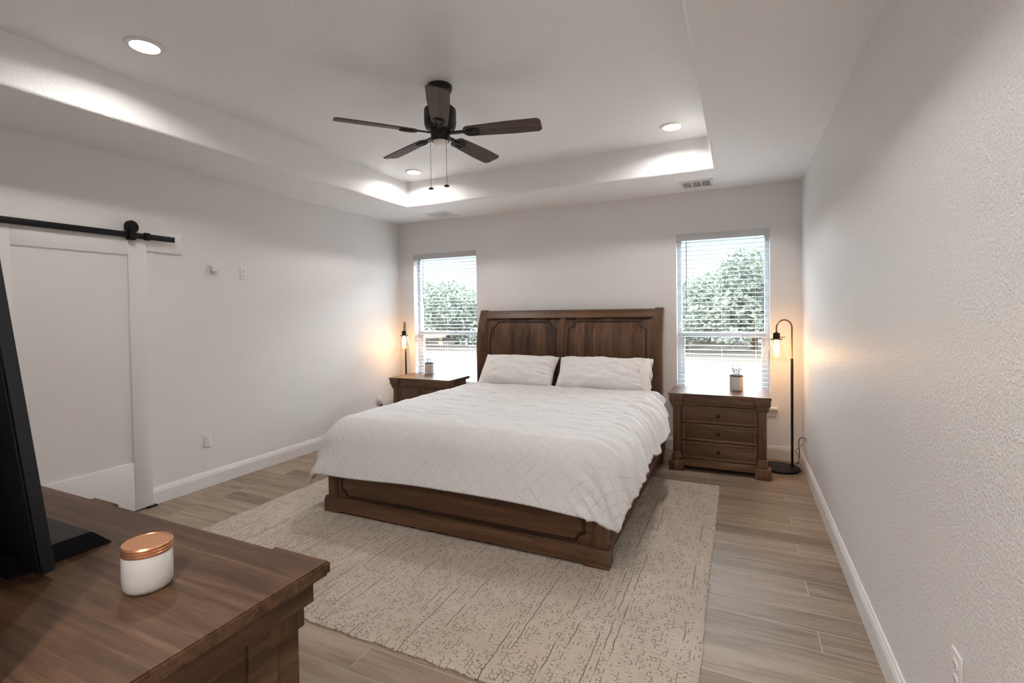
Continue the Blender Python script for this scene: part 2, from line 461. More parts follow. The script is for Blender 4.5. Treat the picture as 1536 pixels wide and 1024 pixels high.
# ------------------------------------------------------------------ mesh helpers
class MB:
    """collects boxes, tubes, lathed and swept shapes for ONE mesh object"""
    def __init__(self):
        self.v, self.f, self.m = [], [], []
        self.mi = 0

    def add(self, verts, faces):
        o = len(self.v)
        self.v += [tuple(p) for p in verts]
        for fc in faces:
            self.f.append(tuple(i + o for i in fc))
            self.m.append(self.mi)
        return self

    def bm_add(self, bm, mat=None):
        bm.verts.index_update()
        vs = [(mat @ v.co if mat else v.co.copy()) for v in bm.verts]
        self.add(vs, [[v.index for v in fc.verts] for fc in bm.faces])
        bm.free()
        return self

    def box(self, x0, x1, y0, y1, z0, z1, bevel=0.0, seg=2, mat=None):
        bm = bmesh.new()
        bmesh.ops.create_cube(bm, size=1.0)
        for v in bm.verts:
            v.co = Vector(((x0 + x1) / 2 + v.co.x * (x1 - x0), (y0 + y1) / 2 + v.co.y * (y1 - y0), (z0 + z1) / 2 + v.co.z * (z1 - z0)))
        if bevel:
            bevel = min(bevel, 0.49 * min(abs(x1 - x0), abs(y1 - y0), abs(z1 - z0)))
            bmesh.ops.bevel(bm, geom=list(bm.edges), offset=bevel, segments=seg, affect='EDGES', profile=0.5)
        return self.bm_add(bm, mat)

    def prism(self, poly, axis, a0, a1):
        """polygon (list of 2-tuples in the two other axes, in order) extruded along AXIS"""
        n = len(poly)
        def mk(p, a):
            q = list(p)
            q.insert(axis, a)
            return q
        vs = [mk(p, a0) for p in poly] + [mk(p, a1) for p in poly]
        fs = [list(range(n))[::-1], list(range(n, 2 * n))]
        fs += [[i, (i + 1) % n, n + (i + 1) % n, n + i] for i in range(n)]
        return self.add(vs, fs)

    def tube(self, pts, r, seg=10, closed=False, cap=True):
        pts = [Vector(p) for p in pts]
        n = len(pts)
        rs = r if isinstance(r, (list, tuple)) else [r] * n
        vs, fs = [], []
        prev = None
        for i, p in enumerate(pts):
            if closed:
                d = (pts[(i + 1) % n] - pts[i - 1]).normalized()
            else:
                d = (pts[min(i + 1, n - 1)] - pts[max(i - 1, 0)]).normalized()
            if prev is None:
                a = Vector((0, 0, 1)) if abs(d.z) < 0.9 else Vector((1, 0, 0))
                nrm = d.cross(a).normalized()
            else:
                nrm = (prev - d * prev.dot(d)).normalized()
            prev = nrm
            b = d.cross(nrm)
            for k in range(seg):
                t = 2 * PI * k / seg
                vs.append(p + (nrm * math.cos(t) + b * math.sin(t)) * rs[i])
        m = n if closed else n - 1
        for i in range(m):
            j = (i + 1) % n
            for k in range(seg):
                k2 = (k + 1) % seg
                fs.append([i * seg + k, i * seg + k2, j * seg + k2, j * seg + k])
        if cap and not closed:
            fs.append(list(range(seg))[::-1])
            fs.append([(n - 1) * seg + k for k in range(seg)])
        return self.add(vs, fs)

    def lathe(self, prof, c=(0, 0, 0), seg=32, mat=None):
        """profile [(radius, z)] turned about the vertical through C"""
        vs, fs = [], []
        for r, z in prof:
            for k in range(seg):
                t = 2 * PI * k / seg
                vs.append(Vector((c[0] + r * math.cos(t), c[1] + r * math.sin(t), c[2] + z)))
        n = len(prof)
        for i in range(n - 1):
            for k in range(seg):
                k2 = (k + 1) % seg
                fs.append([i * seg + k, i * seg + k2, (i + 1) * seg + k2, (i + 1) * seg + k])
        if prof[0][0] > 1e-5:
            fs.append(list(range(seg))[::-1])
        if prof[-1][0] > 1e-5:
            fs.append([(n - 1) * seg + k for k in range(seg)])
        if mat:
            vs = [mat @ v for v in vs]
        return self.add(vs, fs)

    def grid(self, P):
        """P: array (n, m, 3)"""
        n, m = P.shape[:2]
        o = len(self.v)
        self.v += [tuple(p) for p in P.reshape(-1, 3)]
        for i in range(n - 1):
            for j in range(m - 1):
                a = o + i * m + j
                self.f.append((a, a + 1, a + m + 1, a + m))
                self.m.append(self.mi)
        return self

    def build(self, name, mats, parent=None, loc=(0, 0, 0), smooth=30, weld=False):
        me = bpy.data.meshes.new(name)
        me.from_pydata(self.v, [], self.f)
        if not isinstance(mats, (list, tuple)):
            mats = [mats]
        for mt in mats:
            me.materials.append(mt)
        if len(mats) > 1:
            me.polygons.foreach_set('material_index', self.m)
        bm = bmesh.new()
        bm.from_mesh(me)
        if weld:
            bmesh.ops.remove_doubles(bm, verts=bm.verts, dist=1e-6)
        bmesh.ops.recalc_face_normals(bm, faces=bm.faces)
        bm.to_mesh(me)
        bm.free()
        if smooth:
            me.polygons.foreach_set('use_smooth', [True] * len(me.polygons))
            me.set_sharp_from_angle(angle=math.radians(smooth))
        me.update()
        o = bpy.data.objects.new(name, me)
        C.objects.link(o)
        o.location = loc
        if parent:
            o.parent = parent
        return o

def tag(o, label, cat, group=None, kind=None):
    o['label'] = label
    o['category'] = cat
    if group:
        o['group'] = group
    if kind:
        o['kind'] = kind
    return o

def thing(name, label, cat, loc=(0, 0, 0), rotz=0, group=None, kind=None):
    o = bpy.data.objects.new(name, None)
    o.empty_display_size = 0.05
    C.objects.link(o)
    o.location = loc
    o.rotation_euler = (0, 0, rotz)
    return tag(o, label, cat, group, kind)

def copy_tree(o, parent=None):
    c = o.copy()
    C.objects.link(c)
    if parent:
        c.parent = parent
    for ch in list(o.children):
        copy_tree(ch, c)
    return c

def struct(o, label=None, cat=None):
    o['kind'] = 'structure'
    if label:
        o['label'] = label
        o['category'] = cat
    return o

def vnoise(x, y, seed=0):
    """smooth value noise on a lattice of pitch 1, -1..1"""
    x = np.asarray(x, float)
    y = np.asarray(y, float)
    xi, yi = np.floor(x).astype(np.int64), np.floor(y).astype(np.int64)
    fx, fy = x - xi, y - yi
    fx = fx * fx * fx * (fx * (fx * 6 - 15) + 10)
    fy = fy * fy * fy * (fy * (fy * 6 - 15) + 10)
    def h(a, b):
        n = (a * 374761393 + b * 668265263 + seed * 974634777) & 0x7fffffff
        n = ((n ^ (n >> 13)) * 1274126177) & 0x7fffffff
        n = (n ^ (n >> 16)) & 0xffff
        return n / 32767.5 - 1
    return ((h(xi, yi) * (1 - fx) + h(xi + 1, yi) * fx) * (1 - fy) + (h(xi, yi + 1) * (1 - fx) + h(xi + 1, yi + 1) * fx) * fy)

# ------------------------------------------------------------------ the room
T = 0.16
b = MB()
b.box(XL - T, XR + T, YE - T, YB + T, -0.12, 0)
struct(b.build('floor', M['floor'], smooth=0), 'wood-look plank tile floor of the bedroom', 'floor')

# windows in the back wall: (x0, x1, z0, z1)
WIN = [(-4.02, -3.042, 0.52, 2.30), (-0.610, 0.274, 0.52, 2.30)]
YO = YB + 0.19
b = MB()
xs = [XL - T, WIN[0][0], WIN[0][1], WIN[1][0], WIN[1][1], XR + T]
for i in range(0, 6, 2):
    b.box(xs[i], xs[i + 1], YB, YO, 0, 3.2)
for w in WIN:
    b.box(w[0], w[1], YB, YO, 0, w[2])
    b.box(w[0], w[1], YB, YO, w[3], 3.2)
struct(b.build('wall_back', M['wall'], smooth=0, weld=True), 'white textured wall behind the bed headboard', 'wall')
b = MB()
b.box(XL - T, XL, YF - 0.2, YB, 0, 3.2)
struct(b.build('wall_left', M['wall'], smooth=0), 'white textured wall behind the sliding door', 'wall')
b = MB()
b.box(XR, XR + T, YE - T, YB, 0, 3.2)
struct(b.build('wall_right', M['wall_right'], smooth=0), 'white textured wall along the right side', 'wall')
# wall behind the dresser: solid block with a rounded free corner
b = MB()
rr = 0.022
arc = [(XJ - rr + rr * math.sin(a), YF - rr + rr * math.cos(a)) for a in np.linspace(0, PI / 2, 7)]
poly = [(XL, YE - T), (XL, YF)] + arc + [(XJ, YE - T)]
b.prism(poly, 2, 0, 3.2)
struct(b.build('wall_front', M['wall'], smooth=40), 'white wall behind the dresser', 'wall')
b = MB()
b.box(XJ, XR, YE - T, YE, 0, 3.2)
struct(b.build('wall_rear', M['wall'], smooth=0), 'white wall of the entry', 'wall')

# tray ceiling: soffit ring, rounded lower arris, tray faces, upper ceiling
b = MB()
rr = 0.025
prof = [(rr - rr * math.sin(a), ZC + rr - rr * math.cos(a)) for a in np.linspace(0, PI / 2, 7)]
prof += [(0, ZT)]
loops = [[(XL - T, YE - T, ZC), (XR + T, YE - T, ZC), (XR + T, YO, ZC), (XL - T, YO, ZC)]]
for off, z in prof:
    loops.append([(TX0 - off, TY0 - off, z), (TX1 + off, TY0 - off, z), (TX1 + off, TY1 + off, z), (TX0 - off, TY1 + off, z)])
vs = [p for l in loops for p in l]
fs = []
for i in range(len(loops) - 1):
    for k in range(4):
        k2 = (k + 1) % 4
        fs.append([i * 4 + k, i * 4 + k2, (i + 1) * 4 + k2, (i + 1) * 4 + k])
fs.append([(len(loops) - 1) * 4 + k for k in range(4)])
b.add(vs, fs)
b.box(XL - T, XR + T, YE - T, YO, 3.2, 3.32)
struct(b.build('ceiling', M['ceiling'], smooth=50), 'white tray ceiling', 'ceiling')

# baseboards
def board_profile():
    return [(0, 0), (0.016, 0), (0.016, 0.098), (0.013, 0.106), (0.013, 0.114), (0.008, 0.122), (0.008, 0.128), (0.004, 0.136), (0, 0.136)]
b = MB()
b.prism([(XL + d, z) for d, z in board_profile()], 1, YF, YB)
struct(b.build('baseboard_left', M['trim'], smooth=20), 'white baseboard along the left wall', 'baseboard')
b = MB()
b.prism([(XR - d, z) for d, z in board_profile()], 1, YE, YB)
struct(b.build('baseboard_right', M['trim'], smooth=20), 'white baseboard along the right wall', 'baseboard')
b = MB()
b.prism([(YB - d, z) for d, z in board_profile()], 0, XL + 0.016, XR - 0.016)
struct(b.build('baseboard_back', M['trim'], smooth=20), 'white baseboard under the windows', 'baseboard')

# windows
for i, (x0, x1, z0, z1) in enumerate(WIN):
    fw = 0.045
    ya, yb = YB + 0.10, YB + 0.16
    root = struct(thing('window_%d' % (i + 1), ('left' if i == 0 else 'right') + ' white vinyl window of the bedroom', 'window', (0, 0, 0)))
    b = MB()
    b.box(x0, x0 + fw, ya, yb, z0, z1, 0.004)
    b.box(x1 - fw, x1, ya, yb, z0, z1, 0.004)
    b.box(x0 + fw, x1 - fw, ya, yb, z0, z0 + fw, 0.004)
    b.box(x0 + fw, x1 - fw, ya, yb, z1 - fw, z1, 0.004)
    fr = b.build('window_frame', M['vinyl'], root)
    b = MB()
    b.box(x0 + fw, x1 - fw, ya - 0.006, yb - 0.012, 1.208, 1.262, 0.005)
    b.box(x0 + fw, x0 + fw + 0.028, ya + 0.004, yb - 0.02, z0 + fw, 1.208, 0.003)
    b.box(x1 - fw - 0.028, x1 - fw, ya + 0.004, yb - 0.02, z0 + fw, 1.208, 0.003)
    b.box(x0 + fw + 0.028, x1 - fw - 0.028, ya + 0.004, yb - 0.02, z0 + fw, z0 + fw + 0.03, 0.003)
    b.build('lower_sash', M['vinyl'], root)
    b = MB()
    b.box(x0 + fw, x1 - fw, ya + 0.030, ya + 0.036, 1.262, z1 - fw)
    b.build('upper_pane', M['glass'], root, smooth=0)
    b = MB()
    b.box(x0 + fw + 0.028, x1 - fw - 0.028, ya + 0.018, ya + 0.024, z0 + fw + 0.03, 1.208)
    b.build('lower_pane', M['glass'], root, smooth=0)
    b = MB()
    b.box(x0, x1, YB - 0.005, ya, z0 - 0.022, z0)
    b.box(x0 - 0.065, x1 + 0.065, YB - 0.045, YB, z0 - 0.024, z0, 0.006)
    b.prism([(YB, z0 - 0.09), (YB - 0.016, z0 - 0.085), (YB - 0.016, z0 - 0.035), (YB - 0.026, z0 - 0.024), (YB, z0 - 0.024)], 0, x0 - 0.05, x1 + 0.05)
    b.build('window_sill', M['trim'], root)

# ------------------------------------------------------------------ lights that belong to the room, plus an added entry fill
def recessed_light(x, y, z, label, watts, group):
    t = thing('recessed_light', label, 'ceiling light', (x, y, z), 0, group)
    b = MB()
    b.lathe([(0.068, -0.002), (0.072, -0.012), (0.090, -0.010), (0.097, -0.004), (0.098, 0.0), (0.068, 0.0)], seg=40)
    b.build('trim_ring', M['trim'], t)
    b = MB()
    b.lathe([(0.0, -0.0035), (0.069, -0.0035), (0.069, -0.001), (0.0, -0.001)], seg=40)
    b.build('light_disc', M['led'], t)
    ld = bpy.data.lights.new('recessed_lamp', 'AREA')
    ld.shape = 'DISK'
    ld.size = 0.13
    ld.energy = watts
    ld.color = (1.0, 0.955, 0.92)
    ld.spread = math.radians(160)
    lo = bpy.data.objects.new('lamp_light', ld)
    C.objects.link(lo)
    lo.location = (0, 0, -0.014)
    lo.parent = t
    return t
LG = 'recessed lights of the tray ceiling'
recessed_light(-3.015, 1.679, ZT, 'large round recessed light nearest the camera, above the sliding door side', LAMP_W, LG)
recessed_light(-0.502, 4.358, ZT, 'round recessed light in the back right corner of the tray ceiling', LAMP_W, LG)
recessed_light(-3.167, 4.435, ZT, 'round recessed light beyond the fan in the back left tray corner', LAMP_W, LG)
recessed_light(-0.502, 1.679, ZT, 'round recessed light above the right front of the room, out of frame', LAMP_W, LG)
recessed_light(-0.40, -0.45, ZC, 'round fill light added over the entry, out of frame', HALL_FILL_W, LG)  # added fill, brightens the room from the camera side

# ------------------------------------------------------------------ sliding barn door
DX = -4.22
t = struct(thing('door_1', 'white sliding barn door with one recessed panel on the left wall', 'door', (0, 0, 0)))
b = MB()
y0, y1, z0, z1 = 1.375, 2.320, 0.014, 2.112
py0, py1, pz0, pz1 = 1.513, 2.188, 0.385, 1.985
b.box(DX - 0.036, DX, y0, py0, z0, z1, 0.002)
b.box(DX - 0.036, DX, py1, y1, z0, z1, 0.002)
b.box(DX - 0.036, DX, py0, py1, z0, pz0, 0.002)
b.box(DX - 0.036, DX, py0, py1, pz1, z1, 0.002)
b.build('door_frame', M['door'], t)
b = MB()
b.box(DX - 0.034, DX - 0.012, py0, py1, pz0, pz1)
b.build('door_panel', M['door'], t, smooth=0)
hg = MB()
hg.box(DX - 0.012, DX + 0.0, 2.175, 2.225, 2.104, 2.117)
hg.box(DX + 0.045, DX + 0.051, 2.18, 2.222, 2.098, 2.205, 0.002)
hg.box(DX - 0.006, DX + 0.051, 2.18, 2.222, 2.098, 2.104)
ho = hg.build('hanger', M['black'], t)
b = MB()
rx = Matrix.Translation((DX + 0.030, 2.201, 2.198)) @ Matrix.Rotation(PI / 2, 4, 'Y')
b.lathe([(0.046, -0.012), (0.048, -0.009), (0.040, -0.003), (0.040, 0.003), (0.048, 0.009), (0.046, 0.012)], seg=32, mat=rx)
b.lathe([(0.010, -0.014), (0.010, 0.026), (0.006, 0.029)], seg=16, mat=rx)
b.build('wheel', M['black'], ho)
b = MB()
b.box(XL, XL + 0.019, 0.46, 2.610, 2.030, 2.198, 0.002)
struct(b.build('trim_1', M['trim']), 'white header board behind the black sliding rail', 'trim')
t = thing('sliding_door_rail', 'flat black metal rail above the white sliding door', 'rail', (DX + 0.03, 1.5, 2.135))
b = MB()
b.box(-0.004, 0.004, -1.0, 1.02, -0.022, 0.022, 0.0015)
b.build('rail_bar', M['black'], t)
for yy in (-0.7, -0.1, 0.35, 0.95):
    b = MB()
    rx = Matrix.Translation((-0.004, yy, 0)) @ Matrix.Rotation(-PI / 2, 4, 'Y')
    b.lathe([(0.011, 0.0), (0.011, 0.047)], seg=16, mat=rx)
    b.build('spacer', M['black'], t)
b = MB()
b.box(-0.012, 0.012, 0.79, 0.83, -0.028, 0.030, 0.003)
b.build('door_stop', M['black'], t)
tag(MB().box(XL + 0.005, DX + 0.014, 2.275, 2.345, 0.0, 0.012, 0.003).build('floor_guide', M['black']), 'small black floor guide under the corner of the sliding door', 'door guide')

# ------------------------------------------------------------------ outlets
def outlet(name, label, cat, loc, rotz, kind='duplex', group='wall outlets'):
    """plate in the local XZ plane, facing local -Y"""
    t = thing(name, label, cat, loc, rotz, group)
    b = MB()
    b.box(-0.036, 0.036, -0.006, 0, -0.0585, 0.0585, 0.003)
    b.build('cover_plate', M['plastic'], t)
    for zz in (0.0205, -0.0205):
        b = MB()
        pts = []
        for k in range(24):
            a = 2 * PI * k / 24
            pts.append((0.0165 * math.cos(a), max(-0.0135, min(0.0135, 0.0165 * math.sin(a))) + zz))
        b.prism(pts, 1, -0.0085, -0.005)
        s = b.build('socket', M['plastic'], t)
        b = MB()
        if kind == 'duplex':
            b.box(-0.0075, -0.0050, -0.0088, -0.006, zz - 0.001, zz + 0.008)
            b.box(0.0050, 0.0075, -0.0088, -0.006, zz - 0.001, zz + 0.007)
            b.box(-0.002, 0.002, -0.0088, -0.006, zz - 0.010, zz - 0.006)
        else:
            rx = Matrix.Translation((0, -0.006, zz)) @ Matrix.Rotation(PI / 2, 4, 'X')
            b.lathe([(0.0045, 0.0), (0.0045, 0.0035), (0.0, 0.0035)], seg=12, mat=rx)
        b.build('slots', M['slot'], s, smooth=0)
    return t
RL, RR = PI / 2, -PI / 2
outlet('wall_outlet', 'white duplex outlet low on the left wall between sliding door and bed', 'outlet', (XL, 2.795, 0.41), RL)
outlet('cable_plate', 'white cover plate high on the left wall, right of the plugged-in adapter', 'wall plate', (XL, 3.188, 1.909), RL, 'jack')
outlet('wall_outlet', 'white outlet high on the left wall with an adapter plugged in', 'outlet', (XL, 2.873, 1.906), RL)
outlet('wall_outlet', 'white outlet on the left wall beside the left nightstand', 'outlet', (XL, 5.095, 0.375), RL)
outlet('wall_outlet', 'white outlet on the right wall beside the floor lamp, cord plugged in', 'outlet', (XR, 5.101, 0.360), RR)
outlet('wall_outlet', 'white outlet low on the right wall nearest the camera', 'outlet', (XR, 1.745, 0.492), RR)
t = thing('plug_adapter', 'white angled adapter plugged into the high outlet on the left wall', 'adapter', (XL + 0.009, 2.885, 1.927))
b = MB()
b.box(0, 0.038, -0.030, 0.020, -0.024, 0.028, 0.007, 3)
b.build('adapter_body', M['plastic'], t)
b = MB()
b.tube([(0.03, -0.010, -0.02), (0.034, -0.016, -0.036), (0.022, -0.006, -0.050), (0.012, 0.016, -0.046), (0.010, 0.024, -0.030)], 0.003, 8)
b.build('adapter_cord', M['plastic'], t)
t = thing('plug_adapter', 'grey plug-in air freshener in the outlet by the left nightstand', 'adapter', (XL + 0.009, 5.110, 0.362))
b = MB()
b.lathe([(0.017, -0.030), (0.021, -0.020), (0.021, 0.012), (0.015, 0.028), (0.008, 0.032)], (0.02, 0, 0), 20)
b.build('adapter_body', M['plastic'], t)
b = MB()
b.lathe([(0.013, -0.062), (0.016, -0.056), (0.016, -0.034), (0.012, -0.030)], (0.02, 0, 0), 20)
b.build('refill_bottle', M['slot'], t)

# ------------------------------------------------------------------ ceiling vents
def vent(x, y, label):
    t = thing('ceiling_vent', label, 'air vent', (x, y, ZC), 0, 'ceiling vents in front of the back wall')
    w, d = 0.155, 0.145
    b = MB()
    b.box(-w, w, -d, -d + 0.03, -0.010, 0, 0.003)
    b.box(-w, w, d - 0.03, d, -0.010, 0, 0.003)
    b.box(-w, -w + 0.03, -d + 0.03, d - 0.03, -0.010, 0, 0.003)
    b.box(w - 0.03, w, -d + 0.03, d - 0.03, -0.010, 0, 0.003)
    for xx in (-0.042, 0.042):
        b.box(xx - 0.005, xx + 0.005, -d + 0.03, d - 0.03, -0.010, 0)
    b.build('vent_frame', M['trim'], t)
    b = MB()
    b.box(-w + 0.028, w - 0.028, -d + 0.028, d - 0.028, -0.0012, -0.0002)
    b.build('duct_opening', M['slot'], t, smooth=0)
    for s, (xa, xb, tilt) in enumerate(((-0.125, -0.047, 0.6), (-0.037, 0.037, 0.0), (0.047, 0.125, -0.6))):
        n = 5
        for k in range(n):
            xc = xa + (xb - xa) * (k + 0.5) / n
            b = MB()
            mt = Matrix.Translation((xc, 0, -0.0055)) @ Matrix.Rotation(tilt, 4, 'Y')
            b.box(-0.0020, 0.0020, -d + 0.03, d - 0.03, -0.0028, 0.0028, mat=mt)
            b.build('louver', M['trim'], t, smooth=0)
    return t
vent(-0.375, 5.225, 'white ceiling vent above the right window')
vent(-3.37, 5.275, 'white ceiling vent above the left window')

# ------------------------------------------------------------------ ceiling fan
t = thing('ceiling_fan', 'black five-blade ceiling fan with weathered brown blades', 'ceiling fan', (-1.818, 2.856, ZT))
b = MB()
b.lathe([(0.082, 0.0), (0.084, -0.012), (0.080, -0.035), (0.060, -0.056), (0.030, -0.062), (0.0, -0.062)], seg=40)
b.build('ceiling_canopy', M['bronze'], t)
b = MB()
b.lathe([(0.012, -0.06), (0.012, -0.14)], seg=16)
b.build('downrod', M['bronze'], t)
b = MB()
b.lathe([(0.0, -0.125), (0.04, -0.125), (0.085, -0.140), (0.106, -0.160), (0.108, -0.175), (0.104, -0.180), (0.108, -0.186), (0.108, -0.245), (0.104, -0.250), (0.107, -0.256), (0.100, -0.282), (0.075, -0.298), (0.0, -0.300)], seg=48)
b.build('motor_housing', M['bronze'], t)
b = MB()
b.lathe([(0.0, -0.296), (0.066, -0.298), (0.068, -0.306), (0.064, -0.312), (0.064, -0.362), (0.060, -0.372), (0.0, -0.372)], seg=40)
sw = b.build('switch_housing', M['bronze'], t)
b = MB()
b.lathe([(0.052, -0.370), (0.048, -0.380), (0.034, -0.389), (0.015, -0.393), (0.0, -0.394)], seg=32)
b.build('glass_cap', M['frosted'], t)
def blade_mesh():
    b = MB()
    out = []
    xs_ = np.linspace(0.165, 0.685, 27)
    for x in xs_:
        k = (x - 0.165) / 0.52
        h = 0.052 + 0.016 * min(1, k * 1.6)
        if x < 0.20:
            h *= 0.62 + 0.38 * math.sqrt(max(0.0, 1 - ((0.20 - x) / 0.035) ** 2))
        if x > 0.660:
            h = (h - 0.022) + 0.022 * math.sqrt(max(0.0, 1 - ((x - 0.660) / 0.025) ** 2))
        out.append((x, h))
    poly = [(x, h) for x, h in out] + [(x, -h) for x, h in reversed(out)]
    b.prism(poly, 2, -0.004, 0.004)
    return b
def iron_mesh():
    b = MB()
    b.box(0.055, 0.175, -0.015, 0.015, -0.007, 0.004, 0.003)
    b.tube([(0.165, 0.0, -0.008), (0.195, 0.026, -0.009), (0.245, 0.034, -0.009), (0.270, 0.020, -0.009), (0.262, 0.0, -0.009), (0.270, -0.020, -0.009), (0.245, -0.034, -0.009), (0.195, -0.026, -0.009)], 0.0065, 8, closed=True)
    b.box(0.16, 0.268, -0.010, 0.010, -0.012, -0.004, 0.003)
    for p in ((0.245, 0.024), (0.245, -0.024), (0.20, 0.0)):
        b.lathe([(0.0, -0.017), (0.006, -0.015), (0.006, -0.004)], (p[0], p[1], 0), 10)
    return b
bl0 = ir0 = None
for k in range(5):
    rot = Matrix.Rotation(0.235 + k * 2 * PI / 5, 4, 'Z') @ Matrix.Rotation(math.radians(-13), 4, 'X')
    if bl0 is None:
        bl0 = blade_mesh().build('blade', M['blade'], t)
        ir0 = iron_mesh().build('blade_iron', M['bronze'], bl0)
        bo = bl0
    else:
        bo = bl0.copy()
        C.objects.link(bo)
        io = ir0.copy()
        C.objects.link(io)
        io.parent = bo
    bo.matrix_local = Matrix.Translation((0, 0, -0.319)) @ rot
for dx, dy, zl in ((-0.055, -0.028, -0.685), (0.054, -0.022, -0.680)):
    b = MB()
    b.tube([(dx, dy, -0.345), (dx * 1.1, dy * 1.1, -0.365), (dx * 1.1, dy * 1.1, zl)], 0.0014, 6)
    pc = b.build('pull_chain', M['bronze'], t)
    b = MB()
    b.lathe([(0.0, zl + 0.010), (0.006, zl + 0.007), (0.018, zl), (0.019, zl - 0.003), (0.012, zl - 0.009), (0.0, zl - 0.011)], (dx * 1.1, dy * 1.1, 0), 20)
    b.build('pull_knob', M['bronze'], pc)

# ------------------------------------------------------------------ rug
RX0, RX1, RY0, RY1, RZ = -3.43, -0.155, 1.745, 4.53, 0.016
b = MB()
nx, ny = 165, 141
gx, gy = np.meshgrid(np.linspace(RX0, RX1, nx), np.linspace(RY0, RY1, ny), indexing='ij')
cx_, cy_ = (RX0 + RX1) / 2, (RY0 + RY1) / 2
edge = np.minimum(np.minimum(gx - RX0, RX1 - gx), np.minimum(gy - RY0, RY1 - gy))
zz = RZ - 0.008 * np.clip(1 - edge / 0.03, 0, 1) ** 2 + 0.0010 * vnoise(gx * 30, gy * 22, 5)
wx = gx + 0.007 * vnoise(gy * 16, gx * 3, 2) * (np.abs(gx - cx_) > (RX1 - RX0) / 2 - 0.03)
wy = gy + 0.008 * vnoise(gx * 20, gy * 3, 4) * (np.abs(gy - cy_) > (RY1 - RY0) / 2 - 0.03)
P = np.stack([wx, wy, zz], -1)
b.grid(P)
for idx in (P[0, :], P[-1, :], P[:, 0], P[:, -1]):
    lo = idx.copy()
    lo[:, 2] = 0.0005
    b.grid(np.stack([idx, lo], 0))
tag(b.build('area_rug', M['rug'], smooth=60, weld=True), 'large cream chunky woven rug under the bed', 'rug')

# ------------------------------------------------------------------ bed
HX0, HX1 = -2.915, -0.728
def yc(z):
    return 5.350 + (0.115 * ((z - 1.08) / 0.42) ** 2.0 if z > 1.08 else 0.0)
bed = thing('bed', 'dark brown wooden sleigh bed with a two-panel headboard', 'bed', (0, 0, 0))
def curved(b, x0, x1, z0, z1, off, th, n=18, capround=False):
    """slab following the headboard curve; OFF moves its face, TH is its thickness"""
    pf, pb = [], []
    for z in np.linspace(z0, z1, n):
        pf.append((yc(z) + off, z))
        pb.append((yc(z) + off + th, z))
    poly = pf
    if capround:
        r = th / 2
        zc = z1
        for a in np.linspace(PI, 0, 8)[1:-1]:
            poly.append((yc(z1) + off + r + r * math.cos(a), zc + r * math.sin(a)))
    poly = poly + pb[::-1]
    b.prism(poly, 0, x0, x1)
    return b
b = MB()
curved(b, HX0 + 0.08, HX1 - 0.08, 1.430, 1.470, -0.012, 0.05, 6)
curved(b, HX0 + 0.08, HX0 + 0.125, 0.42, 1.430, -0.004, 0.04)
curved(b, HX1 - 0.125, HX1 - 0.08, 0.42, 1.430, -0.004, 0.04)
HXM = -1.835
curved(b, HXM - 0.03, HXM + 0.03, 0.42, 1.430, -0.010, 0.045)
b.box(HX0 + 0.125, HX1 - 0.125, yc(0.4) - 0.004, yc(0.4) + 0.036, 0.30, 0.62, 0.003)
head = b.build('headboard', M['bed_z'], bed)
b = MB()
curved(b, HX0 + 0.075, HX1 - 0.075, 1.432, 1.492, -0.022, 0.062, 8, True)
b.build('cap_rail', M['bed_x'], head)
for x0, x1, s in ((HX0, HX0 + 0.085, -1), (HX1 - 0.085, HX1, 1)):
    b = MB()
    curved(b, x0, x1, 0.002, 1.490, -0.030, 0.088, 24, True)
    xi = x1 if s < 0 else x0
    curved(b, min(xi, xi - s * 0.02), max(xi, xi - s * 0.02), 0.42, 1.43, -0.020, 0.05)
    xm = (x0 + x1) / 2
    b.tube([(xm - s * -0.012, yc(z) - 0.030, z) for z in np.linspace(0.05, 1.47, 24)], 0.008, 8)
    po = b.build('post', M['bed_z'], head)
for x0, x1 in ((HX0 + 0.125, HXM - 0.03), (HXM + 0.03, HX1 - 0.125)):
    b = MB()
    curved(b, x0, x1, 0.60, 1.432, 0.012, 0.018)
    pn = b.build('panel', M['bed_panel'], head)
    # raised bead with notched upper corners
    m0, m1 = x0 + 0.045, x1 - 0.045
    path = [(m0, z) for z in np.linspace(0.66, 1.30, 14)]
    q, ztop = 0.066, 1.386
    path = [(m0, z) for z in np.linspace(0.66, ztop - q - 0.012, 14)]
    path += [(m0 + 0.010, ztop - q - 0.006)]
    path += [(m0 + 0.012 + q * math.cos(a), ztop - 0.004 - q * math.sin(a)) for a in np.linspace(PI / 2 - 0.12, 0.12, 8)]
    path += [(m0 + q + 0.012, ztop)]
    right = [(m0 + m1 - x, z) for x, z in path]
    full = path + right[::-1]
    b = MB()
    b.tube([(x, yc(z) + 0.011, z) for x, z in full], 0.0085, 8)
    b.build('panel_bead', M['bed_groove_shade'], pn)
FX0, FX1, FY = -2.838, -0.700, 2.795
b = MB()
b.box(FX0 + 0.08, FX1 - 0.08, FY + 0.008, FY + 0.050, 0.10, 0.340, 0.004)
foot = b.build('footboard', M['bed_x'], bed)
for x0, x1 in ((FX0, FX0 + 0.085), (FX1 - 0.085, FX1)):
    b = MB()
    b.box(x0, x1, FY, FY + 0.085, 0.10, 0.342, 0.005)
    b.build('post', M['bed_z'], foot)
